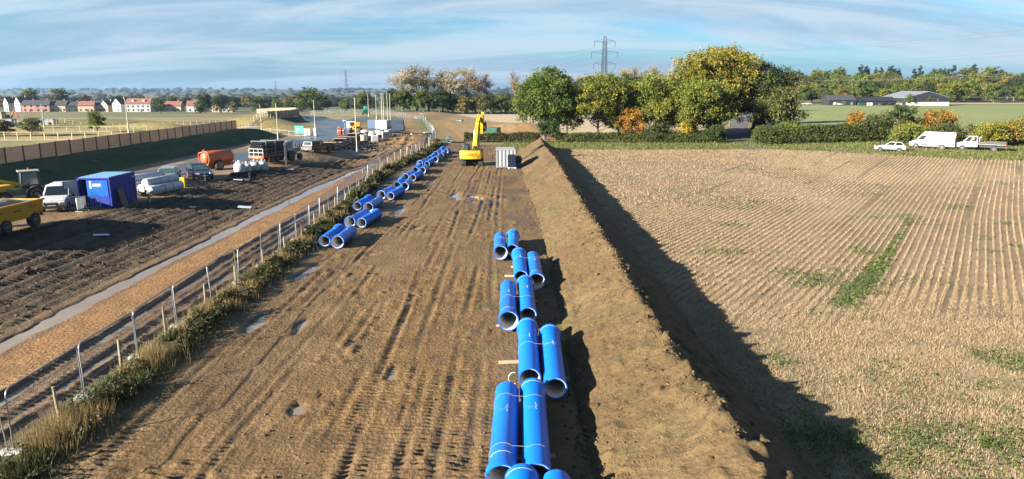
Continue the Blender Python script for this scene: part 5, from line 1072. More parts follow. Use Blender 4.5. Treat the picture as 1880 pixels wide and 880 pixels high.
MB().cyl((0, -.6, .85), (0, .6, .85), .5, n=20).build('drum', M['black'], tk, 40); MB().box((0, 0, .18), (.9, 1.2, .36)).build('cradle', M['grey'], tk)
# ------------------------------------------------------------------ blue container
bc, wall_ = corrugated('site_store', 'blue site store container with an open door and a bright blue sign panel', 'container', gp3(-32.35, 54.3), .05, 2.4, 4.0, 2.35, M['contblue'], M['roofblue'], .30)
fy_ = -2.0
MB().box((.27, fy_ + .0, 1.2), (1.60, .05, 1.96)).build('front_panel', M['contblue'], bc)
sp = MB().box((.27, fy_ - .035, 1.52), (1.56, .025, 1.24)).build('sign_panel', M['signblue'], bc)
MB().box((-.22, fy_ - .055, 1.83), (.13, .015, .56)).build('sign_mark', M['whiteclean'], sp)
MB().box((.25, fy_ - .052, 1.80), (.62, .012, .20)).build('sign_word', M['whiteclean'], sp); g = MB()
for k in range(8): g.box((-.02 + k * .077, fy_ - .062, 1.80 + (.03 if k in (0, 5) else 0)), (.022, .006, .13))
g.build('sign_lettering', M['signblue'], sp)
g = MB(); g.box((-.15, fy_ - .052, 1.15), (.10, .012, .14)); g.box((.06, fy_ - .052, 1.15), (.06, .012, .10)); g.box((.26, fy_ - .052, 1.17), (.22, .012, .025)); g.build('sign_small_print', M['black'], sp)
dr = MB().box((0, -.52, 1.16), (.05, 1.05, 1.95)).build('door', M['contblue'], bc); dr.location = (-1.12, fy_ + .0, 0); dr.rotation_euler = (0, 0, R(-62))
MB().box((.034, -.52, 1.22), (.015, .86, 1.7)).build('door_lining', M['grey'] if False else mat('pale_door_lining', (.36, .40, .48), .6), dr); MB().box((.05, -.55, 1.05), (.03, .4, .22)).build('door_pocket', M['black'], dr)
MB().box((-.55, -1.0, 1.0), (.6, .5, 1.5)).build('shelf_unit', M['grey'], bc)
g = MB()
for k in range(4): g.box((1.262, 1.40 + k * .11, 2.02), (.012, .05, .15)); g.box((1.262, 1.42 + k * .11, 1.97 + .1 * (k % 2)), (.012, .08, .03))
g.build('faded_lettering', M['whiteclean'], bc)
bd = MB().box((0, 0, .75), (.04, .95, 1.55)).build('leaning_board', mat('grey_plywood', (.14, .13, .10), .9), None); bd.location = gp3(-30.55, 53.4, -.03); bd.rotation_euler = (0, R(-13), .1); tag(bd, 'dull grey plywood board leaning on the dark side of the blue container', 'board')
cn = MB(); cn.lathe([(0, .10), (.08, .10), (.5, .12), (.72, .20), (.76, .20)], 12, 'Z', caps=True); o = cn.build('rubble_chute', mat('pale_yellow_plastic', (.50, .40, .20), .6), None, 40); o.location = gp3(-30.2, 56.2); tag(o, 'pale yellow funnel standing at the corner of the blue container', 'funnel')
# barriers
def barrier(label, x, y, rz, ln=2.2, group='pedestrian barriers'):
    t = thing('pedestrian_barrier', label, 'barrier', gp3(x, y), rz, group); b = MB()
    b.path([(-ln / 2, 0, .15), (-ln / 2, 0, 1.02), (-ln / 2 + .08, 0, 1.1), (ln / 2 - .08, 0, 1.1), (ln / 2, 0, 1.02), (ln / 2, 0, .15)], .02, 6); b.cyl((-ln / 2, 0, .2), (ln / 2, 0, .2), .016, n=5); b.build('frame', M['steel'], t, 60)
    c = MB()
    for k in range(1, 15): c.cyl((-ln / 2 + ln * k / 15, 0, .2), (-ln / 2 + ln * k / 15, 0, 1.1), .009, n=4)
    c.build('bars', M['steel'], t)
    for sx in (-1, 1): MB().box((sx * ln * .36, 0, .05), (.06, .55, .04)).build('foot', M['steel'], t)
barrier('steel pedestrian barrier in front of the blue container door', -32.5, 51.0, .55, 2.4); barrier('short steel barrier standing end on beside the white van', -32.3, 50.6, 1.5, 1.0); barrier('steel pedestrian barrier in front of the silver car', -33.0, 64.6, .25, 2.3); barrier('steel pedestrian barrier in front of the navy car', -31.4, 66.9, .35, 2.2)
ys_b = MB().box((0, 0, .45), (.5, .4, .9)).build('yellow_bin', M['yellow'], None, bevel=.03); ys_b.location = gp3(-31.2, 64.4); tag(ys_b, 'small yellow bin at the end of the white wrapped rolls', 'bin')
# wrapped rolls
def roll(label, x, y, z, rz, ln, r, straps=True):
    t = thing('wrapped_roll', label, 'roll', (x, y, gz(x, y) + z), rz, 'white film wrapped rolls'); b = MB(); b.lathe([(-ln / 2, .02), (-ln / 2, r * .86), (-ln / 2 + .06, r), (ln / 2 - .06, r), (ln / 2, r * .86), (ln / 2, .02)], 20, 'Y', caps=True); b.build('wrapping', M['film'], t, 50)
    if straps:
        for yb in (-.12 * ln, .14 * ln): q = MB(); q.lathe([(yb, r + .006), (yb + .07, r + .006), (yb + .07, r - .01), (yb, r - .01), (yb, r + .006)], 20); q.build('strap', M['black'], t, 50)
rz_ = -.22
roll('white wrapped roll nearest to the camera with two dark straps', -31.0, 60.6, .42, rz_, 4.0, .43); roll('white wrapped roll lying on top of the front pair', -31.5, 61.0, 1.02, rz_, 4.0, .38); roll('white wrapped roll behind the top one', -32.05, 61.2, .42, rz_, 4.0, .42)
roll('shiny white roll right behind the blue container', -34.3, 63.0, .95, -.45, 4.4, .40, False); roll('lower shiny white roll behind the blue container', -33.9, 62.4, .40, -.45, 4.2, .38, False)
rs = MB(); rr_ = random.Random(3)
for k in range(16): rs.box((rr_.uniform(-1.2, 1.2), rr_.uniform(-.8, .8), .15 + rr_.uniform(0, .35)), (rr_.uniform(.2, .9), rr_.uniform(.1, .4), rr_.uniform(.05, .3)), rr_.uniform(0, 3), rr_.uniform(-.4, .4))
o = rs.build('scrap_heap', M['steel'], None); o.location = gp3(-32.3, 58.7, -.05); tag(o, 'heap of grey scrap and offcuts between the blue container and the white rolls', 'scrap heap')
# bulk bags
for k, (lb, x, y, s_) in enumerate([('bulk bag nearest to the camera with its top tied up', -30.25, 75.8, 1.0), ('second bulk bag in the row', -30.0, 77.2, .95), ('third bulk bag in the row', -29.6, 78.5, .95), ('fourth and farthest bulk bag in the row', -29.2, 79.9, 1.0), ('bulk bag lying behind the first two', -31.2, 78.0, .85)]):
    t = thing('bulk_bag', 'white ' + lb, 'bag', gp3(x, y), .4 * k, 'white bulk bags beside the orange tanker'); b = MB(); rx = random.Random(k)
    rings = []
    for zz, rr in [(0, .52), (.12, .60), (.45, .63), (.8, .60), (1.0, .46), (1.08, .12), (1.28, .16), (1.36, .05)]: rings.append([(math.cos(2 * PI * j / 14) * rr * s_ * rx.uniform(.93, 1.07), math.sin(2 * PI * j / 14) * rr * s_ * rx.uniform(.93, 1.07), zz * s_) for j in range(14)])
    b.rings(rings); b.build('sack', M['bag'], t, 70)
    for sx in (-1, 1): MB().path([(sx * .35, -.2, .95 * s_), (sx * .42, 0, 1.25 * s_), (sx * .35, .2, .95 * s_)], .025, 4).build('loop', M['bag'], t)
# tanker
tn = thing('slurry_tanker', 'orange slurry tanker with a domed rear and curved hose arm', 'tanker', gp3(-33.9, 78.6), -.62); tn.scale = (.88, .78, .9)
b = MB(); b.lathe([(-2.35, .02), (-2.3, .42), (-2.12, .72), (-1.8, .88), (2.0, .88), (2.3, .7), (2.45, .3), (2.48, .02)], 24, 'Y', (0, 0, 1.55)); b.build('tank', M['orange'], tn, 40)
q = MB(); q.lathe([(-1.85, .90), (-1.72, .90), (-1.72, .86), (-1.85, .86), (-1.85, .90)], 24, 'Y', (0, 0, 1.55)); q.build('rear_ring', mat('pale_orange_paint', (.75, .33, .16), .45), tn, 50)
MB().path([(0, -2.2, 2.3), (-.45, -2.45, 2.2), (-.75, -2.35, 1.6), (-.6, -2.3, .9)], .07, 8).build('hose_arm', M['orange'], tn, 60); MB().path([(0, -2.1, 2.2), (0, -2.1, 2.55), (.1, -1.8, 2.6)], .05, 7).build('breather', M['orange'], tn, 60); MB().box((0, -2.2, 1.5), (.5, .25, 1.1)).build('rear_door', mat('deep_orange_paint', (.55, .08, .03), .45), tn, bevel=.08)
MB().box((0, .2, .62), (.9, 4.0, .22)).build('chassis', M['orange'], tn); MB().box((.1, -2.3, .62), (1.3, .5, .18)).build('rear_frame', M['orange'], tn, bevel=.03)
for sx in (-1, 1): wheel(tn, sx * .98, -.35, .66, .5); MB().box((sx * .98, -.35, 1.42), (.55, 1.5, .05)).build('mudguard', M['orange'], tn)
MB().path([(0, 2.4, .7), (0, 3.6, .55)], .09, 6).build('drawbar', M['orange'], tn)
# trailer of black pipes with its tractor unit
def pipes_bundle(par, x0, x1, z0, rows, r, y0, y1, m='pipeblack', name='black_pipe'):
    n = int((x1 - x0) / (2 * r)); me = None
    for j in range(rows):
        for k in range(n - (j % 2)):
            if me is None:
                b = MB(); b.lathe([(0, r), (y1 - y0, r), (y1 - y0, r * .86), (0, r * .86), (0, r)], 12); me = b.mesh('pipe', 40); me.materials.append(M[m])
            o = link(name, me, None, par); o.location = (x0 + r + (k + .5 * (j % 2)) * 2 * r, y0 + .05 * math.sin(j * 5 + k * 3), z0 + r + j * r * 1.74)
        
ft = thing('flatbed_trailer', 'orange flatbed trailer loaded with stacked black pipes, hitched to a tractor', 'trailer', gp3(-31.2, 86.0), -.30); ft.scale = (.88, .88, .82)
MB().box((0, 1.2, 1.12), (2.4, 5.6, .16)).build('bed', M['orange'], ft); MB().box((0, 1.2, .9), (.9, 5.6, .3)).build('chassis', M['orange'], ft)
MB().box((0, -1.66, 1.05), (2.45, .12, .36)).build('tail_beam', M['orange'], ft)
for sx in (-1, 1): MB().box((sx * .95, -1.74, 1.05), (.35, .05, .16)).build('tail_light', M['redlamp'], ft)
MB().box((0, -1.735, 1.05), (.9, .03, .2)).build('reflector_board', M['yellow'], ft)
hb = MB()
for k in range(4): hb.cyl((-1.15 + k * .767, -1.6, 1.2), (-1.15 + k * .767, -1.6, 2.25), .035, n=6)
for zz in (1.7, 2.25): hb.cyl((-1.15, -1.6, zz), (1.15, -1.6, zz), .035, n=6)
hb.build('rear_rack', M['whiteclean'], ft)
hb = MB()
for yk in (-.9, 1.2): hb.path([(-1.2, yk, 1.2), (-1.2, yk, 3.35), (1.2, yk, 3.35), (1.2, yk, 1.2)], .035, 6)
hb.build('load_hoop', mat('pale_steel_hoop', (.55, .52, .44), .5), ft)
pipes_bundle(ft, -1.1, 1.1, 1.2, 6, .18, -1.45, 3.9)
MB().path([(1.24, -1.5, 1.5), (1.24, 4, 1.65)], .02, 4).build('lashing', M['timber'], ft); MB().path([(1.24, -1.5, 2.1), (1.24, 4, 2.6)], .02, 4).build('lashing', M['timber'], ft)
for sx in (-1, 1):
    wheel(ft, sx * .95, .6, .5, .35); wheel(ft, sx * .95, 1.75, .5, .35)
tr = thing('tractor', 'pale cabbed tractor in front of the loaded flatbed trailer, mostly hidden by the black pipes', 'tractor', gp3(-29.5, 90.6), -.30); tr.scale = (.85, .85, .82)
MB().box((0, -.2, 1.15), (1.2, 3.2, .6)).build('body', M['grey'], tr, bevel=.06); MB().box((.0, -.5, 2.3), (1.5, 1.5, 1.5), taper=.88).build('cab', mat('pale_cab_paint', (.50, .53, .52), .4), tr, bevel=.08)
MB().box((0, -1.27, 2.45), (1.15, .03, .8)).build('rear_window', M['cabglass'], tr); MB().box((.745, -.5, 2.45), (.03, 1.0, .8)).build('side_window', M['cabglass'], tr); MB().box((0, -.5, 3.08), (1.5, 1.5, .1)).build('cab_roof', M['grey'], tr, bevel=.03); MB().box((0, 1.3, 1.6), (.9, 1.7, .7)).build('bonnet', M['grey'], tr, bevel=.08)
for sx in (-1, 1): wheel(tr, sx * 1.0, -.9, .85, .5); wheel(tr, sx * .9, 1.5, .55, .4)
plt = thing('steel_post', 'tall dark steel post with a foot plate standing beside the loaded trailer', 'post', gp3(-27.3, 82.6), .35)
MB().box((0, 0, 1.55), (.22, .22, 3.1)).build('post', mat('dark_weathered_steel', (.10, .11, .12), .6), plt, bevel=.01); MB().box((0, 0, 3.3), (.40, .06, .55), taper=.1).build('pointed_head', M['grey'], plt); MB().box((0, 0, .06), (1.6, .6, .10)).build('foot_plate', M['concrete'], plt)
for k, (lb, dx, dy, rz) in enumerate([('dark blue tube lying nearest in the mud below the bulk bags', 0, 0, 1.15), ('dark tube crossing behind the nearest one', .4, 1.0, 1.0), ('short dark tube standing on end below the bulk bags', 1.3, .6, 0)]):
    b = MB(); ln = 2.2 if k < 2 else 1.0; b.lathe([(-ln / 2, .13), (ln / 2, .13), (ln / 2, .11), (-ln / 2, .11), (-ln / 2, .13)], 14, 'Y' if k < 2 else 'Z'); o = b.build('loose_tube', M['pipeblack'], None, 40); o.location = gp3(-28.4 + dx, 69.8 + dy, .14 if k < 2 else .5); o.rotation_euler = (0, 0, rz); tag(o, lb, 'tube')
dp = MB().box((0, 0, .25), (3.6, .5, .5), taper=.7).build('dark_sleepers', M['rubber'], None, bevel=.04); dp.location = gp3(-29.3, 74.0, -.05); dp.rotation_euler = (0, 0, 1.0); tag(dp, 'dark heap of sleepers lying along the white bulk bags', 'sleepers')
for lb, x, y, rz, sz in [('white sheet of plastic dropped on the dark soil', -27.0, 43.9, .5, (.9, .35, .02)), ('small pale offcut on the dark soil right of the white sheet', -26.3, 55.5, .2, (.5, .2, .03)), ('pale board lying on the edge of the dark soil', -22.8, 57.5, .1, (1.1, .4, .08))]:
    o = MB().box((0, 0, 0), sz).build('litter_sheet', M['film'], None); o.location = gp3(x, y, .10); o.rotation_euler = (R(6), R(5), rz); tag(o, lb, 'litter')
# yellow dump trailer
yt = thing('dump_trailer', 'amber dump trailer full of spoil cut off by the left edge', 'trailer', (-32.85, 41.6, gz(-32.4, 44)), 0)
hw_ = 1.28; y0, y1 = -4.4, 3.9
b = MB(); z0, z1 = .72, 1.78
pr = [(-1.05, z0), (1.05, z0), (hw_, z1), (hw_ - .07, z1), (.98, z0 + .08), (-.98, z0 + .08), (-hw_ + .07, z1), (-hw_, z1)]
b.rings([[(p[0], y0, p[1]) for p in pr], [(p[0], y1, p[1]) for p in pr]]); b.box((0, y1 - .04, (z0 + z1) / 2), (2.16, .07, z1 - z0 - .01), taper=1.16, tapery=1); b.box((0, y0 + .04, (z0 + z1) / 2), (2.16, .07, z1 - z0 - .01), taper=1.16, tapery=1); b.build('hopper', M['amber'], yt)
for sx in (-1, 1): MB().box((sx * (hw_ + .02), (y0 + y1) / 2, z1 - .02), (.09, y1 - y0 + .06, .12)).build('rim_bar', M['amber'], yt)
n = 12; lv = []; lf = []
for i in range(n + 1):
    for j in range(7): yy2 = y0 + .1 + (y1 - y0 - .2) * i / n; xx = -hw_ + .09 + (2 * hw_ - .18) * j / 6; e_ = min(i, n - i, 3) / 3; lv.append((xx, yy2, z1 - .1 + e_ * .42 * math.sin(PI * j / 6) ** .8 + .05 * math.sin(i * 2.1 + j * 1.7)))
for i in range(n):
    for j in range(6): lf.append((i * 7 + j, i * 7 + j + 1, i * 7 + j + 8, i * 7 + j + 7))
MB().add(lv, lf).build('load', M['load'], yt, 80)
for ym, ln in ((-.1, .7), (1.4, .75), (2.9, .55)):
    g = MB(); rq = random.Random(int(ym * 10))
    if ym == 1.4:
        for k in range(9): g.box((1.19, ym - ln / 2 + k * ln / 9, 1.33), (.012, ln / 14, rq.uniform(.05, .09)))
    else: g.box((1.19, ym, 1.42), (.012, ln, .06))
    o = g.build('side_marking', M['black'], yt); o.rotation_euler = (0, R(0), 0); o.location = (.035, 0, 0)
MB().box((0, (y0 + y1) / 2, .62), (.8, y1 - y0, .18)).build('chassis', M['amber'], yt)
for yk in (3.1, .45, -.45):
    for sx in (-1, 1): wheel(yt, sx * .98, yk, .47, .38)
MB().box((1.05, 3.75, .8), (.3, .12, .3)).build('tail_lamp', M['hivis'], yt)
# loader tractor
lt = thing('loader_tractor', 'yellow loader with a dark glazed cab behind the amber dump trailer', 'tractor', (-41.2, 57.2, gz(-41.2, 57.2) - .35), PI * .72); lt.scale = (.85, .85, .85)
MB().box((0, -.2, 1.1), (1.3, 3.4, .7)).build('body', mat('dull_green_grey_paint', (.12, .15, .12), .5), lt, bevel=.06); MB().box((0, 1.5, 1.5), (1.1, 1.6, .7)).build('bonnet', M['yellow'], lt, bevel=.1); MB().box((0, -.55, 2.25), (1.6, 1.7, 1.6), taper=.86).build('cab', M['black'], lt, bevel=.06)
MB().box((0, -.55, 3.08), (1.65, 1.8, .12)).build('cab_roof', mat('pale_cab_roof', (.33, .33, .29), .5), lt, bevel=.04)
lo = [(-.8, -1.4, 1.45), (.8, -1.4, 1.45), (.8, .3, 1.45), (-.8, .3, 1.45)]; hi = [(p[0] * .86, -.55 + (p[1] + .55) * .86, 3.05) for p in lo]
for i_ in range(4): MB().panel([lo[i_], lo[(i_ + 1) % 4], hi[(i_ + 1) % 4], hi[i_]], .10, .90, .22, .94, .012).build('cab_window', M['cabglass'], lt)
for sx in (-1, 1):
    MB().path([(sx * .75, .1, 1.75), (sx * .75, 1.9, 2.25), (sx * .75, 3.2, 1.6)], .12, 6).build('loader_arm', M['yellow'], lt); wheel(lt, sx * 1.0, -.9, .85, .5); wheel(lt, sx * .9, 1.6, .6, .4); MB().box((sx * .65, .25, 3.12), (.16, .12, .12)).build('work_light', M['lamp'], lt)
MB().prism([(3.1, .9), (4.0, .8), (4.1, 1.0), (3.3, 1.8), (3.1, 1.8)], 1.1).build('loader_bucket', M['yellow'], lt); MB().cyl((.2, -.6, 3.14), (.2, -.6, 3.36), .06, n=8).build('beacon', M['hivis'], lt)
# ------------------------------------------------------------------ far end of the compound
for k in range(7):
    x, y = -28.3 - .15 * k, 106.5 + k * 3.9
    t = thing('pipe_stack', ['nearest stack of black pipes right behind the black pickup', 'second stack of black pipes behind the pickup', 'third stack of black pipes behind the pickup', 'fourth stack of black pipes, middle of the row', 'fifth stack of black pipes along the road', 'sixth stack of black pipes near the concrete rings', 'last stack of black pipes in the row along the road'][k], 'pipes', (x, y, mz(x, y)), .02 * k, 'stacks of black pipes along the road')
    pipes_bundle(t, -1.1, 1.1, .1, (4, 3, 4, 4, 3, 4, 3)[k], .16, 0, 3.0)
    for yk in (.4, 2.7): MB().box((0, yk, .05), (2.3, .1, .1)).build('bearer', M['timber'], t)
    MB().box((0, .3, (1.28, 1.0, 1.28, 1.28, 1.0, 1.28, 1.0)[k] + .03), (2.1, .5, .06)).build('pale_batten', M['timber'], t)
o = MB(); [o.cyl((-.5 + .28 * k, 0, 0), (-.5 + .28 * k, 0, 1.1), .13, n=10) for k in range(5)]; o = o.build('black_drums', M['black'], None); o.location = (-31.6, 101.8, mz(-31.6, 101.8)); tag(o, 'upright black tubes standing left of the black pickup', 'tubes')
for k, (x, y, r) in enumerate([(-27.4, 127, .75), (-26.0, 128.5, .75), (-25.0, 130.5, .8), (-26.6, 131.6, .7), (-28.4, 133, .75), (-24.0, 133.5, .7)]):
    t = thing('concrete_ring', ['pale manhole ring nearest to the black pipe stacks', 'manhole ring right of the nearest one', 'tallest manhole ring of the cluster', 'manhole ring behind the others', 'manhole ring furthest to the left', 'manhole ring furthest to the right'][k], 'concrete ring', (x, y, mz(x, y)), 0, 'concrete manhole rings'); b = MB(); b.lathe([(0, r), (1.1 + .2 * (k == 2), r), (1.1 + .2 * (k == 2), r * .82), (0, r * .82), (0, r)], 18, 'Z'); b.build('ring', M['concrete'], t, 40); MB().box((0, 0, -.04), (1.8, 1.8, .08)).build('pallet', M['timber'], t)
for k, (x, y, rz) in enumerate([(-25.2, 126.4, .3), (-23.8, 129, .5), (-29.6, 138, .1), (-27.6, 139.5, .2)]):
    t = thing('pallet_stack', ['wrapped pallet in front of the concrete rings', 'wrapped pallet beside the concrete rings', 'wrapped pallet near the white trailer', 'second wrapped pallet near the white trailer'][k], 'pallet', (x, y, mz(x, y)), rz); MB().box((0, 0, .65), (1.2, 1.2, 1.0)).build('wrapped_load', [M['film'], M['grey'], M['film'], M['concrete']][k], t, bevel=.05); MB().box((0, 0, .07), (1.25, 1.25, .14)).build('pallet', M['timber'], t); MB().box((0, 0, 1.17), (1.1, 1.1, .03)).build('top_sheet', M['whiteclean'], t)
wt_ = thing('box_trailer', 'white box trailer beside the flagpole like lamp columns', 'trailer', (-29.1, 156.5, mz(-29, 156)), -.35); MB().box((0, 0, 1.55), (2.9, 2.2, 1.9)).build('box_body', M['white'], wt_, bevel=.05); MB().box((0, 0, .5), (2.6, 1.6, .2)).build('chassis', M['black'], wt_)
for sx in (-1, 1):
    for sy in (-1, 1): wheel(wt_, sx * 1.0, sy * .75, .36, .24)
MB().box((1.47, 0, .9), (.05, 1.8, .35)).build('tail_panel', M['redlamp'], wt_)
wl = MB().box((0, 0, 1.2), (2.0, 1.6, 2.0)).build('blue_grey_cabin', mat('blue_grey_cabin', (.12, .18, .30), .5), None, bevel=.04); wl.location = (-32.2, 160, mz(-32, 160)); tag(wl, 'blue grey cabin in shade left of the white box trailer', 'cabin')
ws = MB().box((0, 0, .85), (2.2, 1.5, 1.6)).build('white_cabin', M['white'], None, bevel=.05); ws.location = (-38.0, 164, mz(-38, 164)); tag(ws, 'white cabin on the road behind the orange dumper', 'cabin')
dm = thing('site_dumper', 'orange brown site dumper with a skip seen end on', 'dumper', (-32.6, 144.2, mz(-32.6, 144)), .1); MB().box((0, -.4, 1.9), (1.9, 1.8, .9), taper=1.15).build('skip', M['amber'], dm, bevel=.05); MB().box((0, .9, 1.3), (1.4, 1.6, 1.0)).build('engine_cover', M['amber'], dm, bevel=.05); MB().path([(-.6, .6, 1.7), (-.6, .6, 3.0), (.6, .6, 3.0), (.6, .6, 1.7)], .06, 6).build('roll_bar', M['black'], dm)
for sx in (-1, 1): wheel(dm, sx * .95, -.7, .65, .5); wheel(dm, sx * .9, 1.1, .6, .45)
sg_ = thing('road_sign', 'round blue keep left arrow sign on a thin post at the road works', 'sign', (-34.4, 142, mz(-34.4, 142)), 0); MB().cyl((0, .06, 0), (0, .06, 2.9), .045, n=8).build('post', M['steel'], sg_); q = MB(); q.lathe([(-.015, .001), (-.015, .46), (.015, .46), (.015, .001)], 24, 'Y', (0, 0, 2.75)); q.build('disc', M['signblue'], sg_)
ax = MB(); ax.box((.06, -.025, 2.80), (.42, .02, .11), rz=0); o = ax.build('arrow', M['whiteclean'], sg_); o.rotation_euler = (0, 0, 0)
q = MB(); q.add([(-.34, -.036, 2.66), (-.06, -.036, 2.58), (-.14, -.036, 2.98), (-.34, -.02, 2.66), (-.06, -.02, 2.58), (-.14, -.02, 2.98)], [(0, 1, 2), (5, 4, 3), (0, 3, 4, 1), (1, 4, 5, 2), (2, 5, 3, 0)]); q.build('arrow_head', M['whiteclean'], sg_)
for k, (x, rz) in enumerate([(-35.5, .3), (-34.9, -.2)]):
    t = thing('water_barrier', ['red and white plastic road barrier left of the blue sign', 'orange plastic barrier below the blue sign'][k], 'barrier', (x, 141.6 + k * .4, mz(x, 141.6)), rz); MB().prism([(-.3, 0), (.3, 0), (.24, .15), (.10, .5), (.10, 1.1 + .3 * (k == 0)), (-.10, 1.1 + .3 * (k == 0)), (-.10, .5), (-.24, .15)], .34).build('block', M['hivis'], t, bevel=.03); MB().box((0, -.16, .72), (.6, .13, .2)).build('white_band', M['whiteclean'], t); MB().box((0, 0, 1.2 + .3 * (k == 0)), (.2, .15, .16)).build('lamp', M['whiteclean'], t)
gs = thing('site_sign', 'green site sign board with white lettering on the guard rail', 'sign', (-42.0, 136.2, mz(-42, 136.2)), -.15); MB().box((0, 0, 1.25), (1.9, .05, 1.55)).build('board', M['signgreen'], gs)
for sx in (-1, 1): MB().box((sx * .8, .06, .9), (.08, .07, 1.9)).build('post', M['grey'], gs)
q = MB(); q.box((-.3, -.035, 1.45), (.5, .015, .10), .0, 0); q.box((.0, -.035, 1.3), (.35, .015, .06)); q.box((-.35, -.035, .95), (.4, .015, .05)); q.build('lettering', M['whiteclean'], gs)
for k in range(2):
    t = thing('barrier_panel', ['pale grey mesh panel right of the green sign', 'grey upright panel at the roadside right of the green sign'][k], 'barrier', (-40.2 + 1.7 * k, 135.3 - .6 * k, mz(-40, 135)), -.3); MB().box((0, 0, .85), (1.4 if k == 0 else .5, .06, 1.3 + .3 * k)).build('panel', M['concrete'], t); MB().box((0, 0, .08), (1.0, .5, .16)).build('foot', M['black'], t)
gn = thing('generator', 'dark generator skid beside the bend of the mesh fence', 'generator', (-16.9, 139.5, mz(-17, 139.5)), .4); MB().box((0, 0, .75), (2.2, 1.1, 1.1)).build('housing', M['black'], gn, bevel=.05); MB().box((0, 0, .12), (2.5, 1.3, .2)).build('skid', M['grey'], gn); MB().box((-.3, 0, 1.36), (1.2, .9, .12)).build('pale_lid', M['concrete'], gn)
for k in range(3): MB().box((-.7 + k * .7, -.565, .75), (.5, .03, .7)).build('louvre_panel', M['grey'], gn)
yb_ = MB().box((0, 0, .5), (.4, .4, 1.0), taper=.85).build('marker_block', mat('pale_yellow_block', (.55, .48, .25), .8), None, bevel=.03); yb_.location = (-21.3, 146, mz(-21.3, 146)); tag(yb_, 'pale yellow marker block left of the dark generator', 'marker')
gc_ = thing('green_container', 'dark green corrugated container beyond the hedge behind the excavator', 'container', (-4.1, 154, mz(-4, 154)), -.25); MB().box((0, 0, 0.9), (2.4, 3.4, 1.6)).build('box_body', M['green'], gc_)
rb = MB()
for k in range(9): rb.box((-1.08 + k * .27, -1.73, .9), (.09, .07, 1.5))
rb.build('ribs', M['green'], gc_); MB().box((0, 0, 1.74), (2.46, 3.46, .08)).build('roof', M['green'], gc_)
gm = thing('green_machine', 'small green machine among the lamp columns', 'machine', (-54.5, 258, mz(-54, 258)), .3); MB().box((0, 0, 1.1), (2.2, 3.2, 1.5)).build('body', M['green'], gm, bevel=.1); MB().box((.2, -.4, 2.4), (1.5, 1.4, 1.2), taper=.8).build('cab', M['signgreen'], gm, bevel=.1)
for sx in (-1, 1): wheel(gm, sx * 1.1, 1.0, .6, .4); wheel(gm, sx * 1.1, -1.0, .6, .4)
# lamp columns
LAMPS = [('tall white lamp column in front of the concrete rings', -23.9, 105.8, 8.8), ('white lamp column overlapping the white box trailer', -25.4, 135.5, 8.2), ('lamp column with a square base by the green sign', -45.6, 160, 6.4), ('lamp column just left of the green sign', -41.6, 122.5, 6.3), ('lamp column behind the row of pale posts', -52.2, 144, 5.8), ('lamp column right of the small green machine', -43.2, 209, 6.9), ('thin lamp column between the green machine and the trailer', -38.8, 198.5, 7.0), ('leftmost column of the close group of three by the white trailer', -31.8, 172, 8.1), ('middle column of the close group of three by the white trailer', -31.2, 174, 8.2), ('rightmost column of the close group of three by the white trailer', -30.0, 171, 8.0), ('leftmost lamp column standing in front of the new houses', -98.5, 145.5, 5.2), ('lamp column beside the white house with the red roof', -65, 117, 5.5)]
for lb, x, y, h in LAMPS:
    t = thing('lamp_column', lb, 'lamp post', (x, y, mz(x, y)), 0, 'new lamp columns without lanterns'); MB().cyl((0, 0, 0), (0, 0, h), .10, .055, n=8).build('shaft', mat('column_paint', (.50, .47, .40), .5) if 'cp' not in M else M['cp'], t, 50); M.setdefault('cp', t.children[0].data.materials[0])
    MB().cyl((0, 0, 0), (0, 0, 1.3), .15, n=8).build('base_section', M['cp'], t, 50); MB().cyl((0, 0, h), (0, 0, h + .12), .075, n=8).build('cap', M['steel'], t)
    if 'square base' in lb or 'overlapping' in lb: MB().box((0, 0, .12), (.7, .7, .26)).build('concrete_base', M['concrete'], t)
# orange digger and cabins by the houses
og = thing('orange_digger', 'small orange excavator among the cabins at the far left edge', 'excavator', (-122, 168, mz(-122, 168)), .4); MB().box((0, 0, 1.5), (2.2, 2.6, 1.1)).build('house', M['orange'], og, bevel=.08); MB().box((-.5, .8, 2.4), (.9, 1.2, 1.3)).build('cab', M['black'], og, bevel=.06); MB().path([(.2, .8, 2.0), (.8, 2.2, 4.2), (1.4, 2.6, 2.2)], [.22, .2, .14], 6).build('boom', M['orange'], og)
for sx in (-1, 1): MB().box((sx * .85, 0, .4), (.5, 3.0, .8)).build('track', M['rubber'], og, bevel=.1)
CB = [('white cabin with dark windows below the white gabled houses', -104.5, 156, 3.0, 2.2, 'white'), ('white site cabin behind the first of the pale posts', -127, 160, 2.6, 2.0, 'white'), ('blue grey site cabin at the far left edge', -121, 157, 3.4, 2.0, 'grey'), ('tan brick stack beside the orange digger', -131, 175, 5.0, 3.4, 'ochrebrick'), ('second small white cabin at the far left edge', -117.5, 162, 1.8, 2.2, 'white')]
for lb, x, y, w_, h, m in CB:
    t = thing('site_cabin', lb, 'cabin', (x, y, mz(x, y)), .2); MB().box((0, 0, h / 2 + .1), (w_, 2.4, h)).build('walls', M[m], t, bevel=.03); MB().box((0, 0, h + .13), (w_ + .1, 2.5, .08)).build('roof', M['grey'], t)
    for k in range(2): MB().box((-w_ * .22 + k * w_ * .44, -1.215, h * .62), (w_ * .22, .03, .6)).build('window', M['glass'], t)
wb = thing('small_skip', 'small white skip with a yellow edge left of the lamp column by the green sign', 'skip', (-51, 135.6, mz(-51, 135.6)), .3); MB().box((0, 0, .4), (2.2, 1.2, .8), taper=1.25).build('tub', M['white'], wb, bevel=.05); MB().box((.9, -.4, .2), (1.2, .8, .3)).build('yellow_edge', M['yellow'], wb)
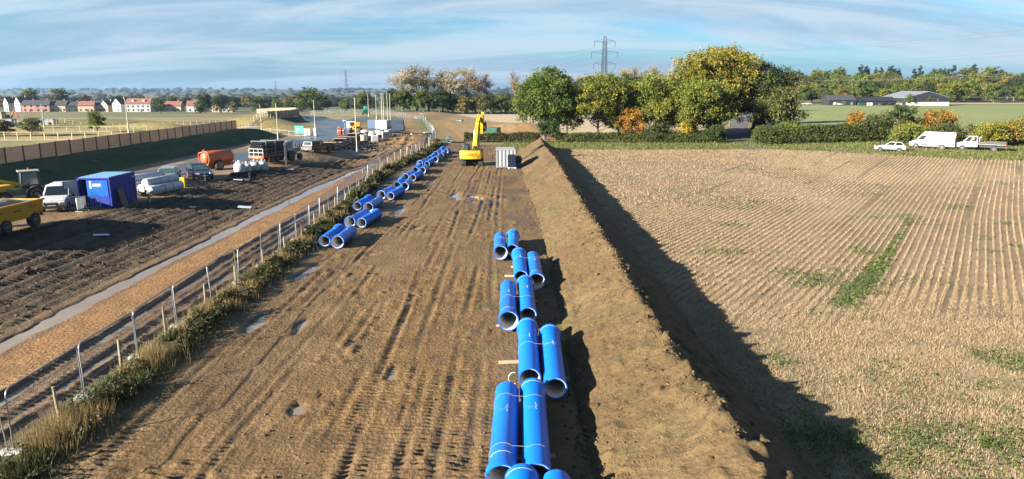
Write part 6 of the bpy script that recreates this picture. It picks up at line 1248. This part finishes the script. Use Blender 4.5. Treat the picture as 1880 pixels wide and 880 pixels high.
# ------------------------------------------------------------------ houses
def house(label, x, w_, d, he, hr, gable, wallm, roofm, y=500, rz=0.0, group=None, dormers=0, chimney=True):
    """gable True: gable end faces the camera; otherwise the eaves do"""
    t = thing('house', label, 'house', (x, y, mz(x, y) - .3), rz, group)
    b = MB(); b.box((0, 0, he / 2), (w_, d, he))
    o_ = .35; rf = MB()
    if gable:
        b.add([(-w_ / 2, -d / 2, he), (w_ / 2, -d / 2, he), (0, -d / 2, hr), (-w_ / 2, d / 2, he), (w_ / 2, d / 2, he), (0, d / 2, hr)], [(0, 1, 2), (5, 4, 3), (1, 4, 5, 2), (0, 2, 5, 3)])
        for sx in (-1, 1): rf.add([(sx * (w_ / 2 + o_), -d / 2 - .15, he - .25), (0, -d / 2 - .15, hr + .1), (0, d / 2 + .15, hr + .1), (sx * (w_ / 2 + o_), d / 2 + .15, he - .25), (sx * (w_ / 2 + o_), -d / 2 - .15, he - .02), (0, -d / 2 - .15, hr + .35), (0, d / 2 + .15, hr + .35), (sx * (w_ / 2 + o_), d / 2 + .15, he - .02)], [(0, 1, 2, 3), (4, 5, 6, 7), (0, 4, 5, 1), (1, 5, 6, 2), (2, 6, 7, 3), (3, 7, 4, 0)])
    else:
        b.add([(-w_ / 2, -d / 2, he), (-w_ / 2, d / 2, he), (-w_ / 2, 0, hr), (w_ / 2, -d / 2, he), (w_ / 2, d / 2, he), (w_ / 2, 0, hr)], [(0, 1, 2), (5, 4, 3), (1, 4, 5, 2), (0, 2, 5, 3)])
        for sy in (-1, 1): rf.add([(-w_ / 2 - .15, sy * (d / 2 + o_), he - .25), (-w_ / 2 - .15, 0, hr + .1), (w_ / 2 + .15, 0, hr + .1), (w_ / 2 + .15, sy * (d / 2 + o_), he - .25), (-w_ / 2 - .15, sy * (d / 2 + o_), he - .02), (-w_ / 2 - .15, 0, hr + .35), (w_ / 2 + .15, 0, hr + .35), (w_ / 2 + .15, sy * (d / 2 + o_), he - .02)], [(0, 1, 2, 3), (4, 5, 6, 7), (0, 4, 5, 1), (1, 5, 6, 2), (2, 6, 7, 3), (3, 7, 4, 0)])
    b.build('wall', M[wallm], t); r_ = rf.build('roof', M[roofm], t)
    n_ = max(2, int(w_ / 3.2))
    for k in range(n_):
        for zz in (1.6, 4.2):
            if zz + .8 < he + (1.5 if gable else 0): MB().box((-w_ / 2 + w_ * (k + .5) / n_, -d / 2 - .02, zz), (1.1, .06, 1.2)).build('window', M['glass'], t)
    MB().box((w_ * .12, -d / 2 - .025, 1.05), (1.0, .06, 2.1)).build('door', M['slate'], t)
    if chimney: MB().box((w_ * .28, 0, hr + .5), (.8, .6, 1.4)).build('chimney', M['redbrick'], r_)
    for k in range(dormers): MB().box((-w_ * .22 + k * w_ * .44, -d * .26, he + (hr - he) * .5 + .3), (1.6, 1.8, 1.4)).build('dormer', M['render'], r_)
    return t
Q_ = 500 / 450
HS = [('white gabled house with a dark roof at the far left', -323, 5.6, 9, 5.8, 9.2, True, 'render', 'slate', 506, -.5, 0), ('second white gabled house with a long dark roof', -315, 7.2, 10, 6.0, 9.6, True, 'render', 'slate', 500, -.55, 0), ('pink brick house with a dark roof, left one of the two', -311.5, 7.4, 8, 4.8, 7.4, False, 'pinkbrick', 'slate', 493, .2, 0), ('pink brick house with a dark roof, right one of the two', -303, 8.6, 8, 4.8, 7.6, False, 'pinkbrick', 'slate', 491, .25, 0), ('cream house with a wide dark roof', -292, 9.0, 8, 4.6, 7.2, False, 'ochrebrick', 'slate', 495, .2, 0), ('dark walled house with a dark roof and white porch', -283.5, 8.0, 8, 4.2, 6.4, False, 'slate', 'slate', 497, .3, 0), ('cream house with a red tiled roof between two dark roofed houses', -274.5, 9.2, 8, 4.4, 6.8, False, 'ochrebrick', 'redtile', 495, .2, 0), ('cream house with a dark roof right of the red roofed cream house', -266.5, 6.5, 8, 4.6, 7.0, False, 'ochrebrick', 'slate', 500, .2, 0), ('cream gabled house left of the big white house', -260.5, 6.5, 9, 4.4, 7.2, True, 'ochrebrick', 'slate', 500, -.35, 0), ('white gabled house front with a dark roof side', -252.0, 7.0, 10, 5.2, 8.6, True, 'render', 'slate', 498, -.35, 0), ('long white house with a red tiled roof and two dormers', -240.5, 14.5, 9, 5.6, 8.6, False, 'render', 'redtile', 492, .15, 2), ('red brick house with a red roof behind the white house', -228.5, 8.0, 8, 4.0, 6.6, False, 'redbrick', 'redtile', 505, .2, 0), ('low red roofed house right of the long white house', -218.5, 10.0, 8, 4.0, 6.6, False, 'ochrebrick', 'redtile', 503, .15, 0), ('white house with a red roof peeping right of the dark tree', -205.5, 8.0, 8, 4.6, 7.2, False, 'render', 'redtile', 490, .2, 0), ('pink gabled house behind the dark tree clump', -189.5, 5.5, 8, 3.8, 6.2, True, 'pinkbrick', 'redtile', 490, -.3, 0), ('grey roofed pale house at the right end of the new houses', -184, 6.5, 8, 3.6, 5.8, False, 'concrete', 'slate', 485, .2, 0)]
for lb, x, w_, d, he, hr, g_, wm, rm, y, rz, dm_ in HS: house(lb, x * Q_ * (y / 500), w_ * Q_, d, he * 1.08, hr * 1.08, g_, wm, rm, y, rz, 'new houses on the left', dm_)
# barns
def barn(label, x, y, w_, d, he, hr, gable, m_lo, m_up, roof, opens=(), rz=0):
    t = house(label, x, w_, d, he, hr, gable, m_up, roof, y, rz, None, 0, False)
    for c in list(t.children):
        if c.name.startswith(('window', 'door')): bpy.data.objects.remove(c)
    if m_lo: MB().box((0, -d / 2 - .04, he * .24), (w_ * .98, .08, he * .48)).build('lower_wall', M[m_lo], t)
    for k, (ox, oz, ow, oh, mm) in enumerate(opens): MB().box((ox, -d / 2 - .10, oz), (ow, .06, oh)).build('opening', M[mm], t)
    t.name = 'barn'; t['category'] = 'barn'; return t
barn('long black clad barn at the left of the farm buildings', 165, 352, 13.5, 9, 3.0, 5.0, False, None, 'blackclad', 'slate', [(-4, 1.2, .9, 1.3, 'whiteclean'), (-2.2, 1.0, .9, .8, 'whiteclean'), (.5, 1.6, 2.4, 1.8, 'cabglass'), (4.6, 1.2, 1.0, 1.2, 'grey')])
barn('second black clad barn in the middle of the farm buildings', 182, 352, 20, 8, 2.5, 4.1, False, None, 'blackclad', 'blackclad', [(-4, .9, 1.2, 1.4, 'whiteclean'), (-2.4, .9, 1.1, 1.4, 'whiteclean'), (4, 1.3, .8, .7, 'grey'), (7, 1.3, .8, .7, 'grey')])
barn('large barn with a black gable above a white lower wall', 203, 352, 21.5, 24, 4.2, 6.9, True, 'render', 'blackclad', 'greyroof', [(-1, .8, 3.2, 1.5, 'ochrebrick'), (4.8, 1.8, .25, 3.8, 'grey')])
for k, (lb, x, m) in enumerate([('tiny white car parked by the left barn', 161.0, 'white'), ('tiny dark car by the middle barn', 187, 'darkcar'), ('tiny green car between the left and middle barns', 173, 'green'), ('second tiny dark car by the middle barn', 183.4, 'darkcar'), ('tiny white car by the middle barn', 191.8, 'white')]):
    vehicle('distant_car', lb, 'car', (x, 343.5, mz(x, 343.5)), PI / 2 * (1 if k % 2 else -1), 4.2, 1.8, CARP(4.2), (-2.0, .95, .93, -1.6, .1, 1.48, 1.66, 1.32), [(1.3, .32, .22), (-1.25, .32, .22)], M[m], plates=False, skirt=False, grille=False, mirror=False)
# ------------------------------------------------------------------ pylons and lines
def lattice(b, p0, p1, w0, w1, n, r):
    """square tapering lattice between two heights"""
    c = lambda f: [(sx * (w0 + (w1 - w0) * f) / 2, sy * (w0 + (w1 - w0) * f) / 2, p0 + (p1 - p0) * f) for sx, sy in ((-1, -1), (1, -1), (1, 1), (-1, 1))]
    for k in range(n):
        A, B_ = c(k / n), c((k + 1) / n)
        for i in range(4):
            j = (i + 1) % 4; b.cyl(A[i], B_[i], r, n=4, caps=False); b.cyl(A[i], B_[j], r * .55, n=3, caps=False); b.cyl(A[j], B_[i], r * .55, n=3, caps=False); b.cyl(B_[i], B_[j], r * .55, n=3, caps=False)
ARMS = [(45.0, 8.0), (37.0, 10.4), (29.0, 8.4)]
def pylon(label, x, y, rz, z=None):
    t = thing('pylon', label, 'pylon', (x, y, mz(x, y) if z is None else z), rz, 'steel lattice pylons'); b = MB()
    lattice(b, 0, 24, 9.5, 3.4, 5, .22); lattice(b, 24, 46, 3.4, 2.2, 8, .19); lattice(b, 46, 49.5, 2.2, 1.5, 1, .12); b.build('tower', M['pylon'], t)
    for (z, hl) in ARMS:
        for sx in (-1, 1):
            a = MB()
            for sy in (-1, 1): a.cyl((sx * 1.1, sy * 1.1, z), (sx * hl, 0, z + .9), .10, n=4); a.cyl((sx * 1.1, sy * 1.1, z + 2.0), (sx * hl, 0, z + 1.0), .09, n=4)
            for f in (.25, .5, .75): a.cyl((sx * (1.1 + (hl - 1.1) * f), 1.1 * (1 - f), z + .9 * f), (sx * (1.1 + (hl - 1.1) * f), 1.1 * (1 - f), z + 2.0 - f), .05, n=3); a.cyl((sx * (1.1 + (hl - 1.1) * f), -1.1 * (1 - f), z + .9 * f), (sx * (1.1 + (hl - 1.1) * f), -1.1 * (1 - f), z + 2.0 - f), .05, n=3)
            ao = a.build('cross_arm', M['pylon'], t); MB().cyl((sx * hl, 0, z + .8), (sx * hl, 0, z - 3.2), .20, n=6).build('insulator', M['pylon'], ao)
    return t
PY = [(255, 165), (69.5, 530), (-296, 1250), (-795, 2350)]
yaw_ = math.atan2(365, -185) - PI / 2
pylon('tall steel pylon rising above the hedgerow trees', 69.5, 530, R(12), -.5); pylon('mid distance steel pylon over the bend of the new road', -296, 1250, R(8), -4.0); pylon('faint far steel pylon at the left of the skyline', -795, 2350, R(8), -9.0)
pl = thing('power_line', 'thin high voltage wires crossing the sky from the tall pylon to the right', 'power line')
for (a, b_) in ((0, 1), (1, 2)):
    (xa, ya), (xb, yb) = PY[a], PY[b_]; za, zb = (-.5, -.5) if a == 0 else (-.5, -4)
    for (z, hl) in ARMS:
        for sx in (-1, 1):
            pts = []
            for k in range(25): f = k / 24; pts.append((xa + (xb - xa) * f + sx * hl * .97, ya + (yb - ya) * f, z - 3.2 + za + (zb - za) * f - (11 if a == 0 else 16) * 4 * f * (1 - f)))
            MB().path(pts, .045 if a == 0 else .06, 4, False).build('conductor', M['pylon'], pl)
# ------------------------------------------------------------------ haze
hz = MB().box((0, 3100, 10), (16000, 7000, 110)).build('haze', None, None); tag(hz, kind='stuff')
hm, ht, hb_ = newmat('haze'); ht.nodes.remove(hb_)
pv = node(ht, 'ShaderNodeVolumePrincipled', {'Color': (.45, .70, 1.0, 1), 'Density': 0.00011, 'Anisotropy': 0.6}); ht.links.new(pv.outputs[0], ht.nodes['Material Output'].inputs['Volume']); hz.data.materials.append(hm); hz.display_type = 'WIRE'
